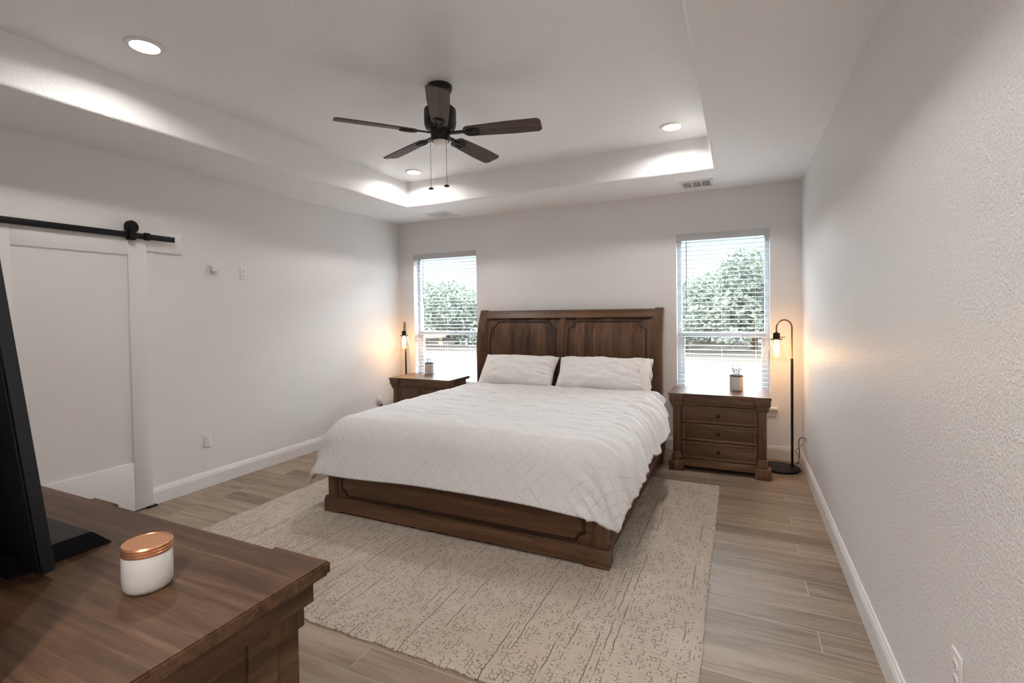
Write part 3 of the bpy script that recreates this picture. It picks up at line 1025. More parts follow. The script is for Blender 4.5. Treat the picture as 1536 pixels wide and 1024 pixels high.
# raised field with scooped corners
def scoop(x0, x1, z0, z1, r, n=7):
    pts = []
    for cxx, czz, a0 in ((x0, z0, PI / 2), (x1, z0, PI), (x1, z1, 3 * PI / 2), (x0, z1, 0)):
        # small step, concave arc, small step
        arc = []
        for a in np.linspace(a0, a0 - PI / 2, n):
            arc.append((cxx + r * math.cos(a), czz + r * math.sin(a)))
        pts += arc
    return pts
px0, px1, pz0, pz1 = FX0 + 0.145, FX1 - 0.145, 0.158, 0.318
b = MB()
b.prism(scoop(px0, px1, pz0, pz1, 0.048), 1, FY - 0.001, FY + 0.010)
b.build('raised_field', M['bed_x'], foot)
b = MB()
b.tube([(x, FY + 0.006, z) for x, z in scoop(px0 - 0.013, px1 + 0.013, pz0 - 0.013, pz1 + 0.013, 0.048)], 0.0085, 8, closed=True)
b.build('field_bead', M['bed_groove_shade'], foot)
b = MB()
b.prism([(FY - 0.022, 0.034), (FY - 0.022, 0.104), (FY - 0.018, 0.112), (FY - 0.006, 0.126), (FY, 0.130), (FY + 0.06, 0.130), (FY + 0.06, 0.034)], 0, FX0 - 0.020, FX1 + 0.020)
b.build('plinth', M['bed_x'], foot)
for x0, x1 in ((FX0 - 0.022, FX0 + 0.13), (FX1 - 0.13, FX1 + 0.022)):
    b = MB()
    b.box(x0, x1, FY - 0.024, FY + 0.09, 0.017, 0.036, 0.003)
    b.build('foot', M['bed_x'], foot)
for x0, x1 in ((FX0 + 0.004, FX0 + 0.034), (FX1 - 0.034, FX1 - 0.004)):
    b = MB()
    b.box(x0, x1, FY + 0.085, yc(0.3), 0.06, 0.345, 0.004)
    b.box(x0 - 0.006, x1 + 0.006, FY + 0.085, yc(0.3) - 0.031, 0.060, 0.128, 0.004)
    b.build('side_rail', M['bed_y'], bed)
b = MB()
b.box(FX0 + 0.04, FX1 - 0.04, FY + 0.06, 5.325, 0.345, 0.375)
b.build('slat_deck', M['bed_x'], bed)

b = MB()
b.box(FX0 + 0.06, FX1 - 0.06, FY + 0.10, 5.29, 0.376, 0.655, 0.05, 4)
tag(b.build('mattress', M['sheet']), 'white mattress on the bed under the duvet', 'mattress')

# duvet: flat cloth coordinates (s across, t towards the foot) bent over the mattress
DS0, DS1 = -2.74, -0.80        # flat part in x
DT0 = 2.985                    # flat part ends at this y (foot)
TOPZ = 0.708
HEAD_Y = 4.965
LL, LR, LF = 0.50, 0.385, 0.52  # overhang along the cloth: left, right, foot
ds = 0.011
ss = np.arange(DS0 - LL, DS1 + LR + 1e-6, ds)
tt = np.arange(DT0 - LF, HEAD_Y + 1e-6, ds)
S, Tt = np.meshgrid(ss, tt, indexing='ij')
taper = np.clip((Tt - 4.0) / 1.2, 0, 1)                     # the right overhang is drawn in towards the head
Sx = np.where(S > DS1, DS1 + (S - DS1) * (1 - 0.72 * taper), S)
DSR = DS1
ex = np.where(Sx < DS0, Sx - DS0, np.where(Sx > DSR, Sx - DSR, 0.0))
ey = np.where(Tt < DT0, Tt - DT0, 0.0)
# ragged hem
hemw = 0.012 * vnoise(Tt * 9, S * 0 + 3, 11)
ex = ex * (1 + 0.05 * vnoise(Tt * 6.5, S * 0, 21) * (ex > 0))
KC = 0.30                       # the cloth corners are rounded
ex, ey = ex * np.sqrt(1 - KC * 0.5 * (ey / LF) ** 2), ey * np.sqrt(1 - KC * 0.5 * (np.clip(np.abs(ex) / LR, 0, 1)) ** 2)
d = np.sqrt(ex ** 2 + ey ** 2) + 1e-9
ux, uy = ex / d, ey / d
R_ = 0.235
AMAX = 1.20
ang = np.clip(d / R_, 0, AMAX)
hor = R_ * np.sin(ang) + np.clip(d - R_ * AMAX, 0, None) * math.cos(AMAX)
drop = R_ * (1 - np.cos(ang)) + np.clip(d - R_ * AMAX, 0, None) * math.sin(AMAX)
X = np.clip(Sx, DS0, DSR) + ux * hor
Y = np.clip(Tt, DT0, None) + uy * hor
mid = (DS0 + DS1) / 2
crown = 0.022 * (1 - ((np.clip(S, DS0, DS1) - mid) / ((DS1 - DS0) / 2)) ** 2) + 0.012 * vnoise(S * 1.6, Tt * 1.3, 8)
crown = crown * np.clip((HEAD_Y - Tt) / 0.3, 0.3, 1)
Z = TOPZ + crown - drop
# folds: the hanging right side gathers in slanting ripples, the front stays smooth
hang = np.clip(d / 0.30, 0, 1)
rip = np.zeros_like(X)
sl = Tt + 0.55 * (Sx - DSR)
rip_r = 0.020 * vnoise(sl * 11, S * 2, 31) + 0.010 * vnoise(sl * 23, S * 4, 32)
rip += np.where(S > DSR - 0.12, np.clip((S - (DSR - 0.12)) / 0.30, 0, 1), 0) * rip_r * 1.9
rip += np.where(S < DS0, hang, 0) * 0.016 * vnoise(Tt * 8, S * 2, 33)
rip += np.where(Tt < DT0, hang, 0) * 0.010 * vnoise(S * 4, Tt * 2, 34)
nx_, nz_ = np.sin(ang), np.cos(ang)
X = X + ux * nx_ * rip
Y = Y + uy * nx_ * rip
Z = Z + nz_ * rip
# soft cross wrinkles over the top, stronger towards the pillows
wr = 0.0065 * vnoise(S * 5 + 0.6 * vnoise(S * 3, Tt * 3, 41), Tt * 17, 42) + 0.0045 * vnoise(S * 11, Tt * 26, 43)
topm = np.clip(1 - d / 0.12, 0, 1)
Z = Z + wr * topm * (0.5 + 0.9 * np.clip((Tt - 3.1) / 1.2, 0, 1))
# quilted puffiness between tufted lines
c1 = (S + 1.05 * Tt) / 0.115
c2 = (S - 1.05 * Tt) / 0.115
puff = 0.0009 * (np.abs(np.sin(PI * (c1 - 0.5))) * np.abs(np.sin(PI * (c2 - 0.5))))
Z = Z + puff * nz_
X = X + ux * nx_ * puff
Y = Y + uy * nx_ * puff
b = MB()
b.grid(np.stack([X, Y, Z], -1))
me = bpy.data.meshes.new('duvet')
me.from_pydata(b.v, [], b.f)
uvl = me.uv_layers.new(name='cloth')
li = np.empty(len(me.loops), dtype=np.int32)
me.loops.foreach_get('vertex_index', li)
uvs = np.stack([S.reshape(-1), Tt.reshape(-1)], -1)[li]
uvl.data.foreach_set('uv', uvs.reshape(-1).astype(np.float32))
me.materials.append(M['duvet'])
me.polygons.foreach_set('use_smooth', [True] * len(me.polygons))
me.update()
duv = bpy.data.objects.new('duvet', me)
C.objects.link(duv)
so = duv.modifiers.new('thickness', 'SOLIDIFY')
so.thickness = 0.022
so.offset = 1.0 if me.polygons[len(me.polygons) // 2].normal.z < 0 else -1.0
tag(duv, 'white tufted diamond-pattern duvet spread over the bed', 'duvet')

# pillows
def pillow(label, x0, x1, z0, yb0, lean, seed, width_taper, hemside):
    w, h, th = x1 - x0, 0.40, 0.125
    n, m = 84, 46
    u, v = np.meshgrid(np.linspace(-1, 1, n), np.linspace(-1, 1, m), indexing='ij')
    def side(sg):
        prof = np.clip((1 - np.abs(u) ** 3.6), 0, 1) ** 0.62 * np.clip((1 - np.abs(v) ** 3.0), 0, 1) ** 0.62
        wrk = 0.010 * vnoise(u * 5 + 2 * v, v * 4 - u, seed) + 0.004 * vnoise(u * 12 - 3 * v, v * 6, seed + 1)
        # creases that run in from the right-hand end
        cr_ = 0.018 * np.clip((u - 0.45) / 0.5, 0, 1) * vnoise(v * 9 + u * 3, u * 3, seed + 2)
        y = sg * (th * prof + (wrk + cr_) * np.clip(prof * 3, 0, 1))
        pin = 1 - 0.045 * (1 - np.abs(v)) * np.abs(u) ** 8
        pinv = 1 - 0.06 * (1 - np.abs(u)) ** 0.7 * np.abs(v) ** 8
        xx = u * w / 2 * pin + width_taper * v
        zz_ = v * h / 2 * pinv + 0.010 * vnoise(u * 4, v * 0, seed + 3) * np.abs(v) ** 4
        return np.stack([xx, y, zz_], -1)
    b = MB()
    b.grid(side(-1))
    b.grid(side(1))
    o = b.build('pillow', M['sheet'], smooth=80, weld=True)
    o.location = ((x0 + x1) / 2, yb0, z0)
    o.rotation_euler = (lean, 0, 0)
    tag(o, label, 'pillow', 'pillows against the headboard')
    if hemside:
        b = MB()
        uu = np.linspace(-0.90, 0.92, 24)
        pa, pb_ = [], []
        ring = []
        for k in range(40):
            a = 2 * PI * k / 40
            vv = math.sin(a)
            yy = math.cos(a) * (0.030 + 0.018 * (1 - abs(vv)))
            ring.append((yy, vv))
        P0 = np.array([[(w / 2 - 0.065 + width_taper * vv, yy * 2.1, vv * h / 2 * 0.93) for yy, vv in ring + ring[:1]],
                       [(w / 2 - 0.020 + width_taper * vv, yy * 1.5, vv * h / 2 * 0.97) for yy, vv in ring + ring[:1]],
                       [(w / 2 + 0.028 + width_taper * vv + 0.008 * math.sin(9 * vv), yy * 1.15, vv * h / 2 * 1.0) for yy, vv in ring + ring[:1]]])
        b.grid(P0)
        hm = b.build('pillowcase_hem', M['sheet'], o, smooth=80)
        sm = hm.modifiers.new('thickness', 'SOLIDIFY')
        sm.thickness = 0.004
    return o
pillow('white pillow on the left half of the bed against the headboard', -2.715, -1.815, 0.842, 5.085, -0.62, 3, 0.012, False)
pillow('white pillow on the right half of the bed with an open pillowcase end', -1.785, -0.83, 0.842, 5.080, -0.62, 17, 0.0, True)

# ------------------------------------------------------------------ nightstands
def nightstand(label, loc, split):
    """local origin on the floor at the middle; front faces local -Y"""
    t = thing('nightstand', label, 'nightstand', loc, 0, 'nightstands beside the bed')
    W, F, K = 0.428, -0.245, 0.245
    H = 0.727
    b = MB()
    poly = [(-W, K), (-W, F), (-W + 0.13, F), (-W + 0.13, F + 0.012), (W - 0.13, F + 0.012), (W - 0.13, F), (W, F), (W, K)]
    b.prism(poly, 2, H - 0.024, H)
    poly2 = [(x * 0.985, y * 0.985) for x, y in poly]
    b.prism(poly2, 2, H - 0.034, H - 0.024)
    b.build('top', M['night_x'], t)
    b = MB()
    b.box(-W + 0.05, W - 0.05, F + 0.055, K - 0.005, 0.05, H - 0.034, 0.002)
    b.box(-W + 0.12, W - 0.12, F + 0.026, F + 0.06, H - 0.092, H - 0.034, 0.003)
    b.box(-W + 0.12, W - 0.12, F + 0.020, F + 0.06, H - 0.104, H - 0.092, 0.003)
    b.build('body', M['night_x'], t)
    for s in (-1, 1):
        def blk(b, xi, xo, yf, z0, z1, bv=0.004):
            xa, xb = sorted((s * (W - xi), s * (W - xo)))
            b.box(xa, xb, yf, yf + 0.10 if False else F + 0.115, z0, z1, bv)
        b = MB()
        blk(b, 0.128, 0.004, F + 0.006, H - 0.076, H - 0.034)
        blk(b, 0.124, 0.010, F + 0.012, H - 0.092, H - 0.076)
        blk(b, 0.118, 0.020, F + 0.020, H - 0.122, H - 0.092)
        blk(b, 0.112, 0.028, F + 0.027, H - 0.138, H - 0.122)
        blk(b, 0.104, 0.036, F + 0.034, 0.168, H - 0.138, 0.006)
        blk(b, 0.110, 0.030, F + 0.027, 0.150, 0.170, 0.006)
        blk(b, 0.112, 0.028, F + 0.025, 0.096, 0.150)
        blk(b, 0.130, 0.002, F + 0.004, 0.002, 0.096)
        for k in (-1, 0, 1):
            xm = s * (W - 0.070) + k * 0.020
            b.box(xm - 0.006, xm + 0.006, F + 0.031, F + 0.036, 0.19, H - 0.155, 0.002)
        b.build('pilaster', M['night_z'], t)
    xd = W - 0.120
    zt = H - 0.112
    for k in range(3):
        z1 = zt - k * 0.166
        z0 = z1 - 0.158
        yf = F + 0.030
        b = MB()
        fields = [(-xd, xd)] if not split else [(-xd, -0.004), (0.004, xd)]
        b.box(-xd, xd, yf + 0.010, yf + 0.03, z0, z1, 0.002)
        for fa, fb in fields:
            e = 0.020
            b.box(fa, fb, yf, yf + 0.02, z0, z0 + e, 0.004)
            b.box(fa, fb, yf, yf + 0.02, z1 - e, z1, 0.004)
            b.box(fa, fa + e, yf, yf + 0.02, z0 + e * 0.6, z1 - e * 0.6, 0.004)
            b.box(fb - e, fb, yf, yf + 0.02, z0 + e * 0.6, z1 - e * 0.6, 0.004)
        dr = b.build('drawer', M['night_x'], t)
        if not split:
            b = MB()
            rx = Matrix.Translation((0.0, yf + 0.010, (z0 + z1) / 2)) @ Matrix.Rotation(PI / 2, 4, 'X')
            b.lathe([(0.012, 0.0), (0.006, 0.004), (0.006, 0.012), (0.014, 0.016), (0.017, 0.022), (0.014, 0.028), (0.0, 0.030)], seg=20, mat=rx)
            b.build('knob', M['bronze'], dr)
    b = MB()
    zb = zt - 3 * 0.166 + 0.008
    b.box(-xd, xd, F + 0.034, F + 0.06, 0.048, zb - 0.006, 0.004)
    b.build('apron', M['night_x'], t)
    return t
nightstand('brown nightstand with three single drawers and dark knobs under the right window', (-0.180, 5.075, 0), False)
nightstand('brown nightstand with paired drawer panels under the left window', (-3.446, 5.075, 0), True)

# pots with pale sprigs
def pot(label, loc, seed):
    t = thing('ceramic_pot', label, 'pot', loc, 0, 'small pots on the nightstands')
    b = MB()
    b.lathe([(0.0, 0.0), (0.055, 0.0), (0.059, 0.004), (0.060, 0.010), (0.060, 0.138)], seg=36)
    b.lathe([(0.052, 0.138), (0.052, 0.07), (0.0, 0.07)], seg=36)
    b.build('pot_body', M['ceramic'], t, smooth=50)
    b = MB()
    b.lathe([(0.0505, 0.134), (0.061, 0.134), (0.0615, 0.139), (0.059, 0.145), (0.0525, 0.145), (0.0505, 0.139), (0.0505, 0.134)], seg=36)
    b.build('pot_rim', M['rim'], t, smooth=50)
    rnd = random.Random(seed)
    for k in range(7):
        a = k * 2 * PI / 7 + rnd.uniform(-0.3, 0.3)
        top = rnd.uniform(0.185, 0.238)
        rr_ = rnd.uniform(0.028, 0.058)
        p0 = Vector((0.014 * math.cos(a), 0.014 * math.sin(a), 0.07))
        p1 = Vector((0.020 * math.cos(a + 0.2), 0.020 * math.sin(a + 0.2), 0.14))
        p2 = Vector((rr_ * 0.7 * math.cos(a), rr_ * 0.7 * math.sin(a), (0.14 + top) / 2))
        p3 = Vector((rr_ * math.cos(a - 0.15), rr_ * math.sin(a - 0.15), top))
        b = MB()
        b.tube([p0, p1, p2, p3], [0.0035, 0.0034, 0.003, 0.002], 7)
        q = p2 + Vector((0.02 * math.cos(a + 1.4), 0.02 * math.sin(a + 1.4), 0.022))
        b.tube([p2, (p2 + q) / 2 + Vector((0, 0, 0.004)), q], [0.0028, 0.0024, 0.0016], 6)
        for pt in (p3, q):
            b.lathe([(0.0, -0.005), (0.005, -0.002), (0.005, 0.002), (0.0, 0.006)], tuple(pt), 8)
        b.build('sprig', M['sprig'], t)
    return t
pot('small white ceramic pot with pale sprigs on the right nightstand', (-0.030, 5.205, 0.727), 3)
pot('small white ceramic pot with pale sprigs on the left nightstand', (-3.605, 5.305, 0.727), 8)

# ------------------------------------------------------------------ floor lamps
def floor_lamp(label, loc, rotz):
    """local origin at the pole foot; the arm reaches towards local -X"""
    t = thing('floor_lamp', label, 'lamp', loc, rotz, 'floor lamps in the back corners')
    b = MB()
    b.lathe([(0.0, 0.0), (0.164, 0.0), (0.168, 0.004), (0.168, 0.017), (0.160, 0.024), (0.05, 0.028), (0.0, 0.028)], (-0.115, 0.0, 0.002), 48)
    b.build('base', M['black'], t)
    b = MB()
    b.lathe([(0.018, 0.026), (0.018, 0.036), (0.0115, 0.040), (0.0115, 1.02), (0.0115, 1.03), (0.008, 1.035)], seg=20)
    b.build('pole', M['black'], t)
    b = MB()
    r = 0.0745
    pts = [(0, 0, 1.02), (0, 0, 1.15), (0, 0, 1.315)]
    pts += [(-r + r * math.cos(a), 0, 1.322 + r * math.sin(a)) for a in np.linspace(0.08, PI, 14)]
    pts += [(-2 * r, 0, 1.28)]
    b.tube(pts, 0.0075, 10)
    arm = b.build('arm', M['brass'], t)
    sx = -2 * r
    b = MB()
    b.lathe([(0.0, 1.285), (0.012, 1.285), (0.014, 1.278), (0.028, 1.276), (0.030, 1.272), (0.030, 1.226), (0.024, 1.222)], (sx, 0, 0), 28)
    b.lathe([(0.024, 1.226), (0.052, 1.222), (0.054, 1.218), (0.046, 1.214), (0.020, 1.212)], (sx, 0, 0), 28)
    b.tube([(sx, 0, 1.236), (sx + 0.085, 0, 1.234)], 0.0035, 8)
    b.build('socket', M['black'], t)
    b = MB()
    b.lathe([(0.048, 1.213), (0.056, 1.200), (0.119, 1.012), (0.1175, 1.009), (0.1155, 1.012), (0.053, 1.199), (0.046, 1.211), (0.048, 1.213)], (sx, 0, 0), 48)
    b.build('glass_shade', M['shade'], t, smooth=60)
    b = MB()
    b.lathe([(0.0, 1.090), (0.006, 1.094), (0.016, 1.112), (0.023, 1.136), (0.024, 1.150), (0.019, 1.172), (0.013, 1.192), (0.012, 1.212), (0.0, 1.213)], (sx, 0, 0), 24)
    b.build('bulb', M['bulb'], t, smooth=60)
    ld = bpy.data.lights.new('bulb_light', 'POINT')
    ld.energy = BULB_W
    ld.color = (1.0, 0.50, 0.17)
    ld.shadow_soft_size = 0.03
    lo = bpy.data.objects.new('bulb_light', ld)
    C.objects.link(lo)
    lo.location = (sx, 0, 1.06)
    lo.parent = t
    return t
lamp = floor_lamp('black arc floor lamp with clear glass shade right of the right nightstand', (0.440, 5.305, 0), 0.50)
lamp2 = floor_lamp('black arc floor lamp with clear glass shade in the left corner behind the nightstand', (-4.035, 5.390, 0), 2.10)
lamp2.children[0].location = (0, 0, 0)
# cord of the right lamp, from base to outlet
b = MB()
def wpt(*p):
    return lamp.matrix_world.inverted() @ Vector(p)
lamp.matrix_basis = lamp.matrix_basis
bpy.context.view_layer.update()
cp = [(0.47, 5.34, 0.035), (0.492, 5.33, 0.06), (0.494, 5.27, 0.17), (0.484, 5.215, 0.27), (0.488, 5.16, 0.322), (0.503, 5.12, 0.341), (0.530, 5.103, 0.340)]
def spline(pts, n=6):
    pts = [Vector(p) for p in pts]
    out = []
    for i in range(len(pts) - 1):
        p0, p1, p2, p3 = pts[max(i - 1, 0)], pts[i], pts[i + 1], pts[min(i + 2, len(pts) - 1)]
        for k in range(n):
            u = k / n
            out.append(0.5 * ((2 * p1) + (p2 - p0) * u + (2 * p0 - 5 * p1 + 4 * p2 - p3) * u * u + (3 * p1 - p0 - 3 * p2 + p3) * u ** 3))
    out.append(pts[-1])
    return out
b.tube([wpt(*p) for p in spline(cp)], 0.0042, 8)
cd = b.build('cord', M['cord_brown'], lamp)
b = MB()
q = [(0.532, 5.115, 0.33), (0.505, 5.13, 0.285), (0.470, 5.165, 0.232), (0.452, 5.20, 0.20), (0.470, 5.235, 0.17), (0.490, 5.25, 0.10), (0.50, 5.22, 0.012), (0.46, 5.10, 0.008), (0.37, 5.035, 0.008), (0.27, 5.055, 0.008), (0.22, 5.12, 0.008)]
b.tube(spline(q), 0.0038, 8)
tag(b.build('extension_cord', M['cord_tan']), 'thin tan cord lying on the floor round the right lamp base', 'cord')

# ------------------------------------------------------------------ window blinds
def blind(x0, x1, label, wand_x, wand_z):
    t = thing('window_blind', label, 'blind', (x0, YB, 0), 0, 'white slatted blinds')
    w = x1 - x0
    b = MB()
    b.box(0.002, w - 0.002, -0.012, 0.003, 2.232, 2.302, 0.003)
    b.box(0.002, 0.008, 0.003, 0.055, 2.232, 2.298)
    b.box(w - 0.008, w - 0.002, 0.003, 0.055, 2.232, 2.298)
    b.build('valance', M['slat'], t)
    b = MB()
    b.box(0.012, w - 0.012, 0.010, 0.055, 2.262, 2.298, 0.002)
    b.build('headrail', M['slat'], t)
    zs = np.arange(2.215, 0.58, -0.0455)
    first = None
    for z in zs:
        if first is None:
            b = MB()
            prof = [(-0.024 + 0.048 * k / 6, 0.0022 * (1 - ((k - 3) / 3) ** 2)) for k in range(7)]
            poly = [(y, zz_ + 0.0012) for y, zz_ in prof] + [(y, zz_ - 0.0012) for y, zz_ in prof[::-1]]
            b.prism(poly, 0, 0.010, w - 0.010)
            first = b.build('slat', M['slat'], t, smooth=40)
            o = first
        else:
            o = first.copy()
            C.objects.link(o)
        o.location = (0, 0.036, z)
        o.rotation_euler = (math.radians(-3), 0, 0)
    b = MB()
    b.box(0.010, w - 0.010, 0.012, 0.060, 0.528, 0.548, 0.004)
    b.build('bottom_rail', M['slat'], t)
    for k in (0.14, 0.5, 0.86):
        b = MB()
        for yy in (0.0105, 0.0615):
            b.tube([(w * k, yy, 0.545), (w * k, yy, 2.27)], 0.0010, 5)
        b.build('ladder_cord', M['cord_white'], t)
    b = MB()
    b.tube([(wand_x - x0, -0.004 + 0.008, 2.236), (wand_x - x0, 0.004, 2.22)], 0.002, 6)
    b.tube([(wand_x - x0, 0.004, 2.225), (wand_x - x0 - 0.004, 0.003, wand_z)], 0.0042, 8)
    b.build('tilt_wand', M['wand'], t)
    return t
blind(WIN[0][0] + 0.003, WIN[0][1] - 0.003, 'white slatted blind in the left window, behind the left nightstand', -3.868, 1.62)
blind(WIN[1][0] + 0.003, WIN[1][1] - 0.003, 'white slatted blind in the right window, beside the floor lamp', -0.508, 1.457)

# ------------------------------------------------------------------ dresser, television, jar
DRX0, DRX1, DRY0, DRY1, DRH = -3.12, -0.990, 0.400, 0.975, 0.850
t = thing('dresser', 'long dark brown wooden dresser in the left foreground', 'dresser', (0, 0, 0))
steps = [(DRX1 - 0.205, DRX1), (-2.130, -1.985), (DRX0, DRX0 + 0.205)]
def front_poly(e, base):
    """top outline with the pilaster heads breaking forward; E shrinks it"""
    p = [(DRX0 + e, DRY0), (DRX0 + e, DRY1 - e)]
    p += [(steps[2][1] - e, DRY1 - e), (steps[2][1] - e, DRY1 - base - e)]
    p += [(steps[1][0] + e, DRY1 - base - e), (steps[1][0] + e, DRY1 - e), (steps[1][1] - e, DRY1 - e), (steps[1][1] - e, DRY1 - base - e)]
    p += [(steps[0][0] + e, DRY1 - base - e), (steps[0][0] + e, DRY1 - e), (DRX1 - e, DRY1 - e), (DRX1 - e, DRY0)]
    return p
b = MB()
b.prism(front_poly(0.004, 0.014), 2, DRH - 0.004, DRH)
b.prism(front_poly(0.0, 0.014), 2, DRH - 0.030, DRH - 0.004)
b.prism(front_poly(0.006, 0.014), 2, DRH - 0.038, DRH - 0.030)
b.build('top', M['dresser_x'], t)
b = MB()
b.box(DRX0 + 0.05, DRX1 - 0.055, DRY0 + 0.005, DRY1 - 0.06, 0.06, DRH - 0.038)
b.prism(front_poly(0.030, 0.020), 2, DRH - 0.100, DRH - 0.038)
b.box(DRX1 - 0.060, DRX1 - 0.048, DRY0 + 0.005, DRY0 + 0.09, 0.09, DRH - 0.10, 0.003)
b.box(DRX1 - 0.060, DRX1 - 0.048, DRY1 - 0.21, DRY1 - 0.13, 0.09, DRH - 0.10, 0.003)
b.box(DRX1 - 0.060, DRX1 - 0.048, DRY0 + 0.005, DRY1 - 0.13, 0.06, 0.17, 0.003)
b.build('body', M['dresser_y'], t)
for (x0, x1) in steps:
    b = MB()
    b.box(x0 + 0.052 if x0 > -3.1 else x0 + 0.05, x1 - 0.046, DRY1 - 0.150, DRY1 - 0.046, DRH - 0.160, DRH - 0.100, 0.004)
    b.box(x0 + 0.064, x1 - 0.058, DRY1 - 0.135, DRY1 - 0.058, 0.13, DRH - 0.160, 0.004)
    b.box(x0 + 0.05, x1 - 0.046, DRY1 - 0.150, DRY1 - 0.046, 0.002, 0.13, 0.004)
    b.build('pilaster', M['dresser_z'], t)
for x0, x1 in ((DRX0 + 0.165, -2.09), (-2.03, DRX1 - 0.165)):
    zt_ = DRH - 0.11
    for k in range(3):
        z1 = zt_ - k * 0.205
        z0 = z1 - 0.195
        yf = DRY1 - 0.075
        b = MB()
        b.box(x0, x1, yf - 0.025, yf - 0.008, z0, z1, 0.002)
        e = 0.024
        b.box(x0, x1, yf - 0.02, yf, z0, z0 + e, 0.004)
        b.box(x0, x1, yf - 0.02, yf, z1 - e, z1, 0.004)
        b.box(x0, x0 + e, yf - 0.02, yf, z0 + e * 0.6, z1 - e * 0.6, 0.004)
        b.box(x1 - e, x1, yf - 0.02, yf, z0 + e * 0.6, z1 - e * 0.6, 0.004)
        dr = b.build('drawer', M['dresser_x'], t)
        for kx in (0.28, 0.72):
            b = MB()
            rx = Matrix.Translation((x0 + (x1 - x0) * kx, yf - 0.008, (z0 + z1) / 2)) @ Matrix.Rotation(-PI / 2, 4, 'X')
            b.lathe([(0.012, 0.0), (0.006, 0.004), (0.006, 0.012), (0.014, 0.016), (0.017, 0.022), (0.014, 0.028), (0.0, 0.030)], seg=18, mat=rx)
            b.build('knob', M['bronze'], dr)

t = thing('television', 'large black flat-screen television leaning back on the dresser', 'television', (-2.306, 0.640, DRH))
TW, TH, TD = 0.735, 0.845, 0.040
lean = Matrix.Translation((0, 0.0, 0.020)) @ Matrix.Rotation(math.radians(6.2), 4, 'X')
b = MB()
b.box(-TW, TW, -0.038, -0.010, 0, TH, 0.003, mat=lean)
b.build('bezel', M['tv'], t)
b = MB()
b.box(-TW + 0.006, TW - 0.006, -0.043, -0.0385, 0.004, TH - 0.006, 0.002, mat=lean)
b.box(-0.35, 0.35, -0.085, -0.042, 0.10, 0.50, 0.015, mat=lean)
b.build('back_cover', M['tv_back'], t)
b = MB()
b.box(-TW + 0.010, TW - 0.010, -0.0098, -0.0088, 0.012, TH - 0.010, mat=lean)
b.build('screen', M['screen'], t, smooth=0)
b = MB()
# wide wedge foot with a sloping front
b.prism([(-0.07, 0.0), (0.155, 0.0), (0.155, 0.004), (0.112, 0.048), (0.104, 0.052), (-0.06, 0.052), (-0.07, 0.046)], 0, -0.645, 0.645)
b.build('stand', M['tv_foot'], t)

t = thing('candle_jar', 'white jar with a shiny copper lid on the dresser', 'jar', (-1.306, 0.700, DRH))
b = MB()
b.lathe([(0.0, 0.0), (0.040, 0.0), (0.047, 0.003), (0.0515, 0.012), (0.0525, 0.03), (0.0520, 0.086), (0.049, 0.090), (0.0, 0.090)], seg=56)
b.build('jar_body', M['jar'], t, smooth=50)
b = MB()
b.lathe([(0.0, 0.0845), (0.0515, 0.0845), (0.0535, 0.0865), (0.0535, 0.0895), (0.0520, 0.0905), (0.0535, 0.0918), (0.0535, 0.0948), (0.0520, 0.0958), (0.0535, 0.0970), (0.0535, 0.1000), (0.0505, 0.1030), (0.0485, 0.1030), (0.0475, 0.1018), (0.0, 0.1018)], seg=56)
b.v = [(x, y, z + 0.004 + (z - 0.0845) * 0.25) for x, y, z in b.v]
b.build('lid', M['copper'], t, smooth=35)

# ------------------------------------------------------------------ outside the windows
b = MB()
b.box(-60, 45, YO + 0.0, 90, -0.35, -0.15)
struct(b.build('ground', M['ground'], smooth=0), 'dry tan ground outside the windows', 'ground')
b = MB()
b.box(-40, 25, 7.2, 15.5, -0.16, -0.12)
struct(b.build('trim_2', M['paving'], smooth=0), 'pale paving outside the windows', 'paving')

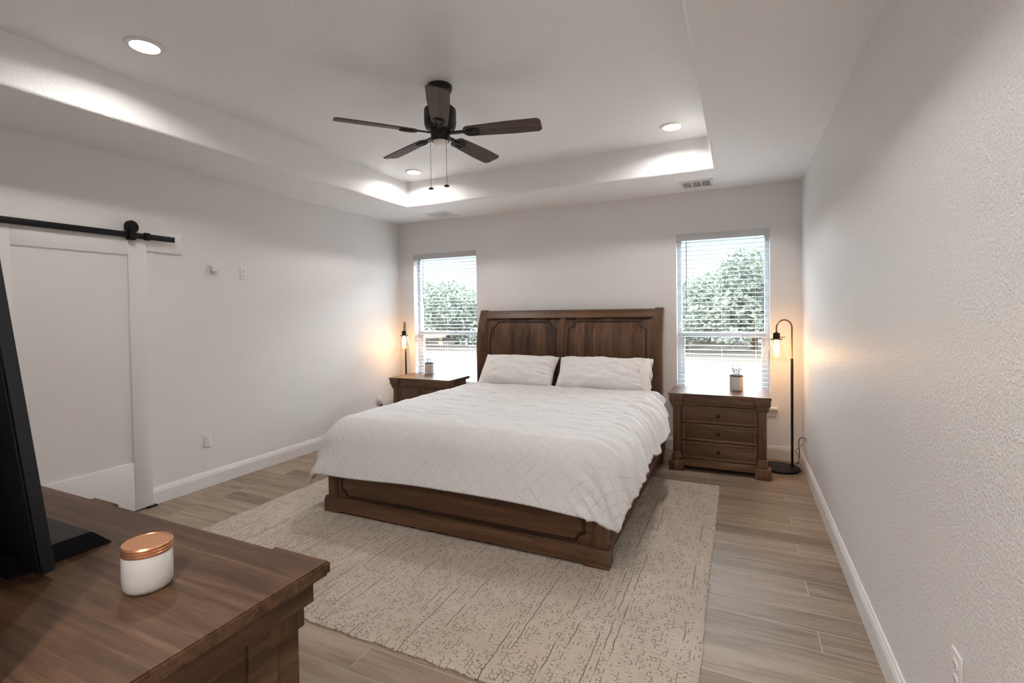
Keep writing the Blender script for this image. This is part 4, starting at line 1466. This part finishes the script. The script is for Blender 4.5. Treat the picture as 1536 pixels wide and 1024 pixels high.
def crown_mesh(seed, rx_, rz_, n):
    rnd = np.random.default_rng(seed)
    blobs = [(rnd.uniform(-0.55, 0.55) * rx_, rnd.uniform(-0.5, 0.5) * rx_, rz_ * (0.35 + 1.15 * rnd.random()), rnd.uniform(0.40, 0.62) * rx_) for _ in range(9)]
    b = MB()
    vs, fs = [], []
    for _ in range(n):
        bx, by, bz, br = blobs[rnd.integers(len(blobs))]
        d = rnd.normal(size=3)
        d /= np.linalg.norm(d)
        p = np.array((bx, by, bz)) + d * br * rnd.uniform(0.72, 1.05)
        a = rnd.normal(size=3)
        a /= np.linalg.norm(a)
        c = np.cross(a, rnd.normal(size=3))
        c /= np.linalg.norm(c)
        s = rnd.uniform(0.06, 0.14)
        o = len(vs)
        vs += [p - a * s, p + c * s * 0.5, p + a * s, p - c * s * 0.5]
        fs.append((o, o + 1, o + 2, o + 3))
    b.add(vs, fs)
    return b
CR = [(crown_mesh(1, 1.45, 1.45, 5200).build('crown', M['leaf'], smooth=0)), (crown_mesh(2, 1.5, 1.75, 5200).build('crown', M['leaf_dark'], smooth=0)), (crown_mesh(3, 1.55, 1.25, 5200).build('crown', M['leaf'], smooth=0))]
b = MB()
b.tube([(0, 0, 0), (0.05, 0.02, 0.8), (-0.04, 0.03, 1.6), (0.06, -0.02, 2.4)], [0.13, 0.11, 0.09, 0.05], 9)
TR = b.build('trunk', M['bark'])
rnd = random.Random(5)
TREES = [(-17.2, 22.6, 1, 1.22, 'leafy tree in the left part of the left window, nearest row'),
         (-13.4, 22.4, 0, 1.22, 'leafy tree in the right part of the left window, nearest row'),
         (-22.0, 27.6, 0, 1.5, 'tall leafy tree in the back row, at the left edge of the left window'),
         (-17.3, 27.8, 2, 1.55, 'tall leafy tree in the back row, behind the middle of the left window'),
         (-12.5, 27.4, 1, 1.5, 'tall leafy tree in the back row, at the right edge of the left window'),
         (-3.3, 22.6, 2, 1.18, 'leafy tree in the nearest row, at the left edge of the right window'),
         (0.5, 22.4, 1, 1.25, 'leafy tree in the nearest row, in the right half of the right window'),
         (-1.5, 27.6, 0, 1.40, 'leafy tree in the back row, in the middle of the right window'),
         (3.2, 27.6, 2, 1.75, 'tallest leafy tree in the back row, at the right edge of the right window')]
used = set()
for x, y, k, s, lab in TREES:
    t = thing('tree', lab, 'tree', (x, y, -0.15), rnd.uniform(0, 6.28), 'trees outside the windows')
    t.scale = (s, s, s)
    c = CR[k]
    if k in used:
        c = CR[k].copy()
        C.objects.link(c)
    used.add(k)
    c.parent = t
    tr = TR
    if len(used) and (x, y) != TREES[0][:2]:
        tr = TR.copy()
        C.objects.link(tr)
    tr.parent = t
